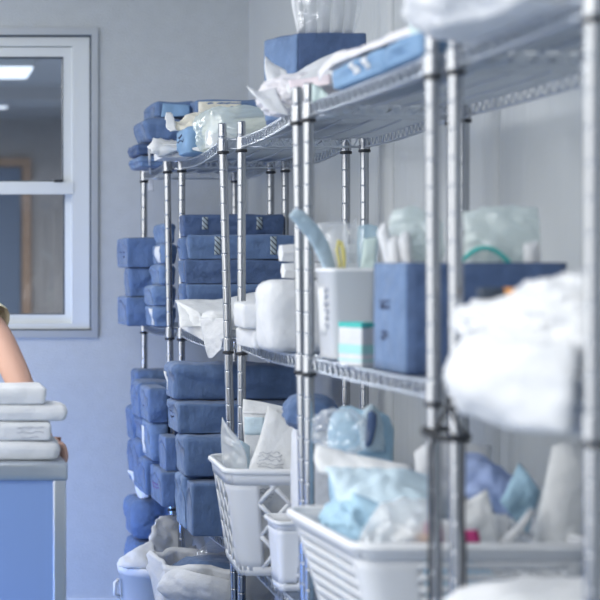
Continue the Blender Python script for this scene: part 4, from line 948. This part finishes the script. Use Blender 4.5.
decal(o, 'orange_print', P(423, 539, 2.91), X3, Z3, .03, .02, Y3, M['orange'], .0022, 4, 4)
sh('lilac_cloth', 'lilac-blue cloth twisted along the back of the slotted basket', 'cloth', [[P(458, 449, 3.2), P(490, 464, 3.18), P(526, 482, 3.15)], [P(460, 466, 3.15), P(492, 484, 3.13), P(530, 498, 3.1)], [P(464, 496, 3.12), P(494, 512, 3.1), P(528, 520, 3.08)]], 'lilac', GD, thick=.02, wr=.022, freq=16, seed=47, n=(26, 22))
sh('blue_pouch', 'pointed light blue pouch near the wall side of the slotted basket', 'pouch', [[P(520, 462, 3.07), P(541, 492, 3.05)], [P(500, 502, 3.03), P(528, 534, 3.04)]], 'aqua', GD, thick=.012, wr=.012, freq=18, seed=48)
sh('white_pouch', 'folded white paper peaking beside the posts in the slotted basket', 'pouch', [[P(460, 506, 2.97), P(487, 489, 2.98)], [P(463, 552, 2.95), P(503, 552, 2.96)]], 'paper', GD, thick=.008, wr=.010, seed=49)
sh('white_pouch', 'small square white pouch next to the folded white paper', 'pouch', [[P(494, 514, 3.0), P(508, 514, 3.0)], [P(492, 552, 2.98), P(508, 552, 2.98)]], 'white', GD, thick=.012, wr=.006, seed=50)
o = mk('white_tube', MB().tube([P(504, 544, 2.96), P(514, 535, 2.96), P(524, 522, 2.97), P(532, 510, 2.98)], [.012, .010, .008, .006], 10), M['white'])
tag(o, 'slanting white tube between the pouches of the slotted basket', 'tube')
sh('white_pouch', 'tall white pouch leaning at the wall end of the slotted basket', 'pouch', [[P(552, 446, 3.04), P(570, 442, 3.03), P(596, 450, 3.02)], [P(544, 485, 3.02), P(566, 482, 3.0), P(594, 490, 3.0)], [P(530, 550, 3.0), P(556, 552, 2.98), P(580, 552, 2.98)]], 'paper', GD, thick=.018, wr=.008, seed=51, n=(20, 24))
sh('white_pouch', 'white paper sheet standing behind the posts at the back of the slotted basket', 'pouch', [[P(414, 452, 3.27), P(435, 441, 3.27), P(492, 446, 3.27)], [P(416, 476, 3.25), P(440, 474, 3.25), P(490, 474, 3.25)], [P(418, 520, 3.24), P(440, 520, 3.24), P(490, 520, 3.24)]], 'white', GD, thick=.01, wr=.008, seed=52)
bl('blue_drape', 'blue drapes packed deep in the slotted basket', 'drape', (1.12, 3.09, zi + .115), (.135, .14, .11), 'aqua', GD, seed=55, amp=.12, ex=3, zmin=zi, sub=4)
# behind the slotted basket
b0 = base(2, 3.48)
t = thing('blue_bag', 'tall pale blue film bag with shade painted in its open fold near the wall', 'bag', (1.19, 3.5, b0))
mk('bag_body', rbox([(1.03, 3.43), (1.135, 3.42), (1.14, 3.55), (1.04, 3.55)], b0, PZ(412, 3.44), .04, 10, 57, .01, .02, .01), M['aqua'], t)
sh('open_fold', '', '', [[P(364, 412, 3.41), P(371, 404, 3.40), P(380, 410, 3.42)], [P(360, 430, 3.40), P(366, 424, 3.395), P(384, 428, 3.42)], [P(362, 452, 3.40), P(370, 452, 3.39), P(384, 452, 3.42)]], 'pale', parent=t, thick=.012, wr=.010, seed=58)
sh('fold_shade', '', '', [[P(368, 412, 3.375), P(373, 411, 3.372), P(377, 415, 3.375)], [P(366, 430, 3.375), P(371, 432, 3.370), P(376, 428, 3.375)], [P(365, 446, 3.375), P(368, 447, 3.374), P(372, 444, 3.376)]], 'navy', parent=t, thick=.004, wr=.003, seed=59)  # navy sheet painted in for the shade of the bag's hollow
bl('clear_bag', 'crinkled clear bag puffed up between the dark bundle and the tall blue bag', 'bag', P(340, 432, 3.4), (.055, .05, .05), 'clear', seed=61, amp=.3, sub=5)
b0 = base(2, 3.4)
# nearest rack, third shelf
b0 = base(2, 2.45)
t = thing('white_bag', 'white cloth bag top peeking at the nearest low shelf', 'bag', (1.13, 2.45, b0))
mk('bag_body', blob((1.12, 2.44, b0 + .155), (.215, .22, .155), 16, .10, 1.6, 2.8, b0 + .001), M['white'], t)

# cable tied round the nearest pair of posts
def X_(px_, Y): return PX(px_, Y)
o = mk('black_cable', MB().tube([spline([P(449, 398, 2.70), P(446, 410, 2.735), P(437, 428, 2.745), P(431, 446, 2.735), P(430.5, 480, 2.735), P(431, 520, 2.735), P(430, 552, 2.735), P(430.5, 612, 2.735)], i / 40) for i in range(41)], .0036, 8), M['black'])
tag(o, 'black cable hanging down along the pair of near posts', 'cable')
o = mk('black_cable', MB().tube([spline([P(447, 404, 2.70), P(455, 420, 2.69), P(463, 436, 2.695), P(464, 470, 2.70), P(463.5, 520, 2.70), P(465, 550, 2.70), P(464, 612, 2.70)], i / 40) for i in range(41)], .003, 8), M['black'])
tag(o, 'thinner black cable on the wall side of the near posts', 'cable')
o = mk('cable_tie', MB().tube([V((PX(446, 2.75) + .036 * math.cos(a), 2.752 + .058 * math.sin(a), PZ(434, 2.75) + .004 * math.sin(a))) for a in [2 * PI * i / 28 for i in range(28)]], .006, 6, closed=True), M['black'])
tag(o, 'black tie looped around the near posts and cables', 'tie')
# ------------------------------------------------------------------ steel trolley with white packs
cz = .908; cx1 = PX(68, 3.86); cx0 = cx1 - .72; cy0, cy1 = 3.855, 4.30
t = thing('steel_trolley', 'stainless steel trolley with a blue-tinted side panel, pushed by the person', 'trolley', ((cx0 + cx1) / 2, (cy0 + cy1) / 2, 0))
mk('trolley_top', rbox(rect(cx0, cx1, cy0, cy1), cz - .048, cz, .008, 8, 200, 0, 0, 0), M['steel'], t)
for (x, y) in ((cx0 + .004, cy0 + .006), (cx1 - .038, cy0 + .006), (cx0 + .004, cy1 - .04), (cx1 - .038, cy1 - .04)):
    lg = mk('leg', rbox(rect(x, x + .034, y, y + .034), .115, cz - .046, .004, 4, 201, 0, 0, 0), M['steel'], t)
    m = MB(); m.lathe((x + .004, y + .017, .05), (x + .030, y + .017, .05), [(0, .03), (.003, .049), (.023, .049), (.026, .03)], 20)
    ca = mk('castor_wheel', m, M['black'], lg)
    mk('castor_fork', MB().box((x + .001, y + .006, .05), (x + .003, y + .028, .116)).box((x + .031, y + .006, .05), (x + .033, y + .028, .116)).box((x + .001, y + .006, .106), (x + .033, y + .028, .116)), M['steel'], lg, smooth=False) if False else None
mk('side_panel', MB().box((cx0 + .038, cy0 + .012, .16), (cx1 - .038, cy0 + .018, cz - .048)), M['panel'], t, smooth=False)
mk('end_panel', MB().box((cx1 - .016, cy0 + .04, .16), (cx1 - .010, cy1 - .04, cz - .048)), M['panel'], t, smooth=False)
mk('end_panel', MB().box((cx0 + .010, cy0 + .04, .16), (cx0 + .016, cy1 - .04, cz - .048)), M['panel'], t, smooth=False)
mk('rear_panel', MB().box((cx0 + .038, cy1 - .018, .16), (cx1 - .038, cy1 - .012, cz - .048)), M['panel'], t, smooth=False)
mk('bottom_tray', MB().box((cx0 + .004, cy0 + .006, .14), (cx1 - .004, cy1 - .006, .16)), M['steel'], t, smooth=False)
GC = 'white packs piled on the trolley'
y0 = 3.88
def cpack(label, pxr, z0, z1, xl, seed, r=.02, wr=.005, ext=.0, y1=4.04):
    xr = PX(pxr, y0)
    o = mk('white_pack', rbox([(xl, y0), (xr, y0), (xr - ext, y1), (xl, y1)], z0, z1, r, 10, seed, .003, wr, .003), M['white'], keep_bvh=True)
    return tag(o, label, 'pack', GC)
z1_ = cz + .001
cpack('crinkled white pack at the bottom of the trolley pile', 61, z1_, z1_ + .050, -.22, 211, .024, .010)
o = cpack('white pack with grey print in the trolley pile, second from the bottom', 52, z1_ + .051, z1_ + .100, -.20, 212, .012, .004)
for k, (a, w) in enumerate(((0, .09), (1, .08), (2, .06))):
    scribble(o, (PX(30, y0), y0, z1_ + .087 - .013 * a), X3, Z3, w, .008, Y3, M['grey_ink'], 213 + k, 1, r=.0009, name='printed_text')
cpack('widest white pack in the trolley pile, third from the bottom', 68, z1_ + .101, z1_ + .143, -.22, 214, .018, .006)
cpack('white pack on top of the trolley pile, under the arm', 47, z1_ + .144, z1_ + .192, -.21, 215, .014, .005)

# ------------------------------------------------------------------ the person behind the trolley
pr = thing('person', 'person in a pale yellow short-sleeved top resting a hand on the trolley', 'person', (.0, 4.50, 0))
SK = []; ED = []; RD = []
def jn(p, r, par=None):
    SK.append(V(p)); RD.append(r if isinstance(r, tuple) else (r, r)); i = len(SK) - 1
    if par is not None: ED.append((par, i))
    return i
bx_, by_ = .0, 4.50
pel = jn((bx_, by_, .95), (.155, .115)); wai = jn((bx_, by_, 1.10), (.135, .10), pel); che = jn((bx_, by_ - .01, 1.28), (.15, .115), wai)
upc = jn((bx_, by_ - .01, 1.40), (.12, .09), che); nek = jn((bx_, by_ - .015, 1.475), .058, upc); nk2 = jn((bx_, by_ - .03, 1.585), .054, nek)
for sgn in (-1, 1):
    h1 = jn((bx_ + sgn * .09, by_, .87), .088, pel); k1 = jn((bx_ + sgn * .10, by_ - .01, .50), .056, h1); a1 = jn((bx_ + sgn * .10, by_ + .01, .10), .038, k1)
    f1 = jn((bx_ + sgn * .105, by_ - .06, .045), .034, a1); jn((bx_ + sgn * .11, by_ - .15, .032), .026, f1)
# arm resting on the trolley
EL = P(-2, 334, 4.26); WR = P(48, 446, 4.10)
s1 = jn((bx_ + .165, by_ - .01, 1.40), .058, upc); e0 = jn((V((bx_ + .175, by_ - .01, 1.37)) + EL) / 2, .046, s1)
e1 = jn(EL, .042, e0); e2 = jn(EL + (WR - EL) * .35, .043, e1); w1 = jn(WR, (.028, .024), e2)
HD = V((cx1 - .022, 4.075, cz + .024))
pm = jn(WR + (HD - WR) * .55 + V((0, 0, .006)), (.034, .018), w1); pk = jn(HD, (.036, .015), pm)
for k, (dy, ln, rr) in enumerate(((-.036, .030, .0092), (-.013, .036, .0096), (.010, .034, .0092), (.031, .026, .0082))):
    b1 = jn(HD + V((.012, dy, -.001)), rr, pk); b2 = jn(HD + V((.026 + .2 * ln, dy * 1.05, -.004)), rr, b1)
    b3 = jn(HD + V((.034 + .1 * ln, dy * 1.05, -.022 - ln * .3)), rr * .95, b2); jn(HD + V((.031, dy * 1.05, -.034 - ln * .7)), rr * .85, b3)
t1 = jn(HD + V((-.045, -.040, .0)), .0115, pm); t2 = jn(HD + V((-.022, -.062, -.008)), .0105, t1); jn(HD + V((.002, -.074, -.012)), .009, t2)
# other arm hangs to the far handle of the trolley
s2 = jn((bx_ - .165, by_ - .01, 1.40), .058, upc); q1 = jn((bx_ - .225, by_ - .01, 1.25), .046, s2); q2 = jn((bx_ - .25, by_ - .04, 1.12), .042, q1)
q3 = jn((bx_ - .245, by_ - .12, 1.04), .042, q2); q4 = jn((bx_ - .23, by_ - .24, .955), (.028, .024), q3); HL = V((bx_ - .20, by_ - .315, cz + .022))
q5 = jn(HL, (.036, .016), q4)
for k, (dx, ln) in enumerate(((-.033, .050), (-.011, .062), (.012, .058), (.033, .044))):
    b1 = jn(HL + V((dx, -.02, 0)), .0095, q5); b2 = jn(HL + V((dx * 1.1, -.02 - ln * .6, .002)), .0092, b1); jn(HL + V((dx * 1.15, -.02 - ln * 1.15, -.009)), .0082, b2)
t1 = jn(HL + V((.046, .0, -.003)), .011, q5); jn(HL + V((.066, -.028, -.008)), .009, t1)
me = bpy.data.meshes.new('body'); org = wloc(pr)
me.from_pydata([v - org for v in SK], ED, []); body = bpy.data.objects.new('body', me); COL.objects.link(body); body.parent = pr
me.materials.append(M['skin'])
sk = body.modifiers.new('Skin', 'SKIN'); sk.use_smooth_shade = True; sk.branch_smoothing = .4
for i, d in enumerate(me.skin_vertices[0].data): d.radius = RD[i]; d.use_root = (i == pel)
sb = body.modifiers.new('Subsurf', 'SUBSURF'); sb.levels = 2; sb.render_levels = 2
dg = bpy.context.evaluated_depsgraph_get(); ev = body.evaluated_get(dg)
me2 = bpy.data.meshes.new_from_object(ev); body.modifiers.clear(); body.data = me2
# the head: skull, jaw, brow, nose and lips in one surface, joined into the body's mesh
hc = V((bx_, by_ - .045, 1.638))
bmh = bmesh.new(); bmesh.ops.create_uvsphere(bmh, u_segments=40, v_segments=32, radius=1)
def gs(x, z, x0, z0, sx__, sz__): return math.exp(-((x - x0) / sx__) ** 2 - ((z - z0) / sz__) ** 2)
for v in bmh.verts:
    d = v.co.copy(); x, y, z = d.x * .076, d.y * .096, d.z * .118
    if d.z < 0: x *= 1 - .32 * (-d.z) ** 1.6; y *= 1 - .10 * (-d.z) ** 2
    if d.z < -.1 and d.y > 0: y *= 1 - .45 * min(1, -d.z)
    if d.y < 0:
        y -= .024 * gs(x, z, 0, -.022, .011, .016) + .010 * gs(x, z, 0, .004, .007, .022) + .005 * gs(x, z, 0, -.058, .02, .009) + .007 * gs(x, z, 0, -.095, .022, .02)
        y += .010 * (gs(x, z, -.030, .004, .015, .011) + gs(x, z, .030, .004, .015, .011)); y -= .004 * gs(x, z, 0, .026, .05, .009)
    v.co = V((x, y, z)) + hc - org
tmp = bpy.data.meshes.new('tmp'); bmh.to_mesh(tmp); bmh.free()
bj = bmesh.new(); bj.from_mesh(me2); bj.from_mesh(tmp); bj.to_mesh(me2); bj.free(); bpy.data.meshes.remove(tmp)
me2.polygons.foreach_set('use_smooth', [True] * len(me2.polygons))
# clothes
def loft(rows, n=24):
    m = MB()
    for (c, rx, ry, dz) in rows:
        for i in range(n):
            a = 2 * PI * i / n; k = 1 + .025 * nz((math.cos(a) * 2, math.sin(a) * 2, c[2] * 8), 5)
            m.v.append(V((c[0] + math.cos(a) * rx * k, c[1] + math.sin(a) * ry * k, c[2] + dz)))
    for j in range(len(rows) - 1):
        for i in range(n): m.f.append((j * n + i, j * n + (i + 1) % n, (j + 1) * n + (i + 1) % n, (j + 1) * n + i))
    m.mi = [0] * len(m.f); return m
shirt = mk('short_sleeved_top', loft([((bx_, by_, .84), .185, .145, 0), ((bx_, by_, .95), .178, .138, 0), ((bx_, by_, 1.10), .160, .124, 0), ((bx_, by_, 1.28), .176, .136, 0), ((bx_, by_, 1.36), .205, .130, 0), ((bx_, by_, 1.42), .190, .110, 0), ((bx_, by_, 1.455), .13, .09, 0), ((bx_, by_ - .005, 1.48), .075, .072, 0)]), M['top'], pr)
def sleeve(a, b, r0, r1):
    a, b = V(a), V(b); n = 9; pts = [a + (b - a) * i / (n - 1) for i in range(n)]; rs = [(r0 + (r1 - r0) * i / (n - 1)) * (1 + .06 * nz((i * 1.7, 2, r0 * 9))) for i in range(n)]
    t_ = (b - a).normalized(); pts = [a - t_ * .045, a - t_ * .038, a - t_ * .022] + pts; rs = [r0 * .25, r0 * .55, r0 * .85] + rs
    m = MB(); m.tube(pts, rs, 18, cap=False); m.tube([pts[-1], pts[-1] + (a - b).normalized() * .012], [r1 * 1.04, r1 * 1.05], 18, cap=False); return m
SH = V((bx_ + .125, by_ - .01, 1.395)); SE = SH + (EL - SH) * .88
mk('sleeve', sleeve(SH, SE, .080, .068), M['top'], shirt)
mk('sleeve', sleeve((bx_ - .125, by_ - .01, 1.405), (bx_ - .226, by_ - .012, 1.20), .082, .072), M['top'], shirt)
m = loft([((bx_, by_, .80), .172, .135, 0), ((bx_, by_, .92), .178, .138, 0), ((bx_, by_, 1.0), .165, .128, 0)])
for sgn in (-1, 1):
    l = loft([((bx_ + sgn * .103, by_ + .01, .085), .062, .066, 0), ((bx_ + sgn * .102, by_, .50), .074, .078, 0), ((bx_ + sgn * .092, by_, .84), .098, .118, 0)], 20); m.add(l.v, l.f)
mk('trousers', m, M['trouser'], pr)
for sgn in (-1, 1):
    mk('shoe', blob((bx_ + sgn * .108, by_ - .075, .046), (.05, .14, .046), 3, .02, 1, 2.6, .001, 4), M['black'], pr)
hm = MB(); nn_, mm_ = 36, 18
for j in range(mm_ + 1):
    for i in range(nn_):
        an = 2 * PI * i / nn_; fr = -math.sin(an)                      # 1 at the forehead
        lim = PI * (.64 - .33 * max(0, fr) ** .8 + .12 * max(0, -fr)); th = lim * j / mm_
        k = 1.07 + .02 * nz((math.cos(an) * 4, math.sin(an) * 4, th * 3), 8)
        hm.v.append(hc + V((math.sin(th) * math.cos(an) * .078 * k, math.sin(th) * math.sin(an) * .099 * k + .003, math.cos(th) * .118 * k)))
for j in range(mm_):
    for i in range(nn_): hm.f.append((j * nn_ + i, (j + 1) * nn_ + i, (j + 1) * nn_ + (i + 1) % nn_, j * nn_ + (i + 1) % nn_))
hm.f.append(tuple(mm_ * nn_ + i for i in range(nn_))[::-1]); hm.mi = [0] * len(hm.f)
mk('hair', hm, M['hair'], pr)
for sgn in (-1, 1):
    mk('eye', blob(hc + V((sgn * .030, -.0775, .004)), (.0125, .008, .0062), 1, 0, 1, 2, None, 3), M['eye'], pr)
    mk('ear', blob(hc + V((sgn * .077, .006, -.008)), (.010, .020, .030), 2, .05, 2, 2.2, None, 3), M['skin'], pr)
mk('mouth', MB().tube([hc + V((-.022, -.0835, -.057)), hc + V((-.010, -.092, -.056)), hc + V((0, -.0935, -.057)), hc + V((.010, -.092, -.056)), hc + V((.022, -.0835, -.057))], [.002, .0045, .004, .0045, .002], 8), M['lip'], pr)

# ------------------------------------------------------------------ light
w = bpy.data.worlds.new('World'); sc.world = w; w.use_nodes = True
nt = w.node_tree; bg = nt.nodes['Background']
tc = nt.nodes.new('ShaderNodeTexCoord'); sx = nt.nodes.new('ShaderNodeSeparateXYZ'); rp = nt.nodes.new('ShaderNodeValToRGB')
mr = nt.nodes.new('ShaderNodeMapRange'); mr.inputs['From Min'].default_value = -1
nt.links.new(tc.outputs['Generated'], sx.inputs[0]); nt.links.new(sx.outputs['Z'], mr.inputs['Value']); nt.links.new(mr.outputs['Result'], rp.inputs['Fac'])
rp.color_ramp.elements[0].position = .30; rp.color_ramp.elements[0].color = (.27, .34, .47, 1)
rp.color_ramp.elements[1].position = .62; rp.color_ramp.elements[1].color = (.79, .78, .745, 1)
nt.links.new(rp.outputs['Color'], bg.inputs['Color']); bg.inputs['Strength'].default_value = WORLD
def area(name, loc, target, sx_, sy_, power, col, spread=None):
    l = bpy.data.lights.new(name, 'AREA'); l.shape = 'RECTANGLE'; l.size = sx_; l.size_y = sy_; l.energy = power; l.color = col
    o = bpy.data.objects.new(name, l); COL.objects.link(o); o.location = loc
    o.rotation_euler = (V(target) - V(loc)).to_track_quat('-Z', 'Y').to_euler()
    if spread: l.spread = math.radians(spread)
    return o
for a in LIGHTS: area(*a)
for i, (x, y) in enumerate(((-.9, 2.2), (-.9, 4.6))):
    pass
# ------------------------------------------------------------------ camera
cam = bpy.data.cameras.new('camera'); co = bpy.data.objects.new('camera', cam); COL.objects.link(co)
co.location = (0, 0, H); co.rotation_euler = (PI / 2, 0, 0)
cam.sensor_width = 36; cam.lens = 36 * F / 600
cam.shift_x = (300 + 109) / 600; cam.shift_y = -(300 - 271) / 600
cam.clip_start = .05
cam.dof.use_dof = True; cam.dof.focus_distance = 4.75; cam.dof.aperture_fstop = FSTOP; cam.dof.aperture_blades = 0
sc.camera = co
sc.view_settings.view_transform = 'Standard'; sc.view_settings.look = 'None'; sc.view_settings.gamma = 1; sc.view_settings.use_curve_mapping = False
sc.view_settings.exposure = EXPO
sc.cycles.use_denoising = True; sc.cycles.transparent_max_bounces = 24; sc.cycles.max_bounces = 10
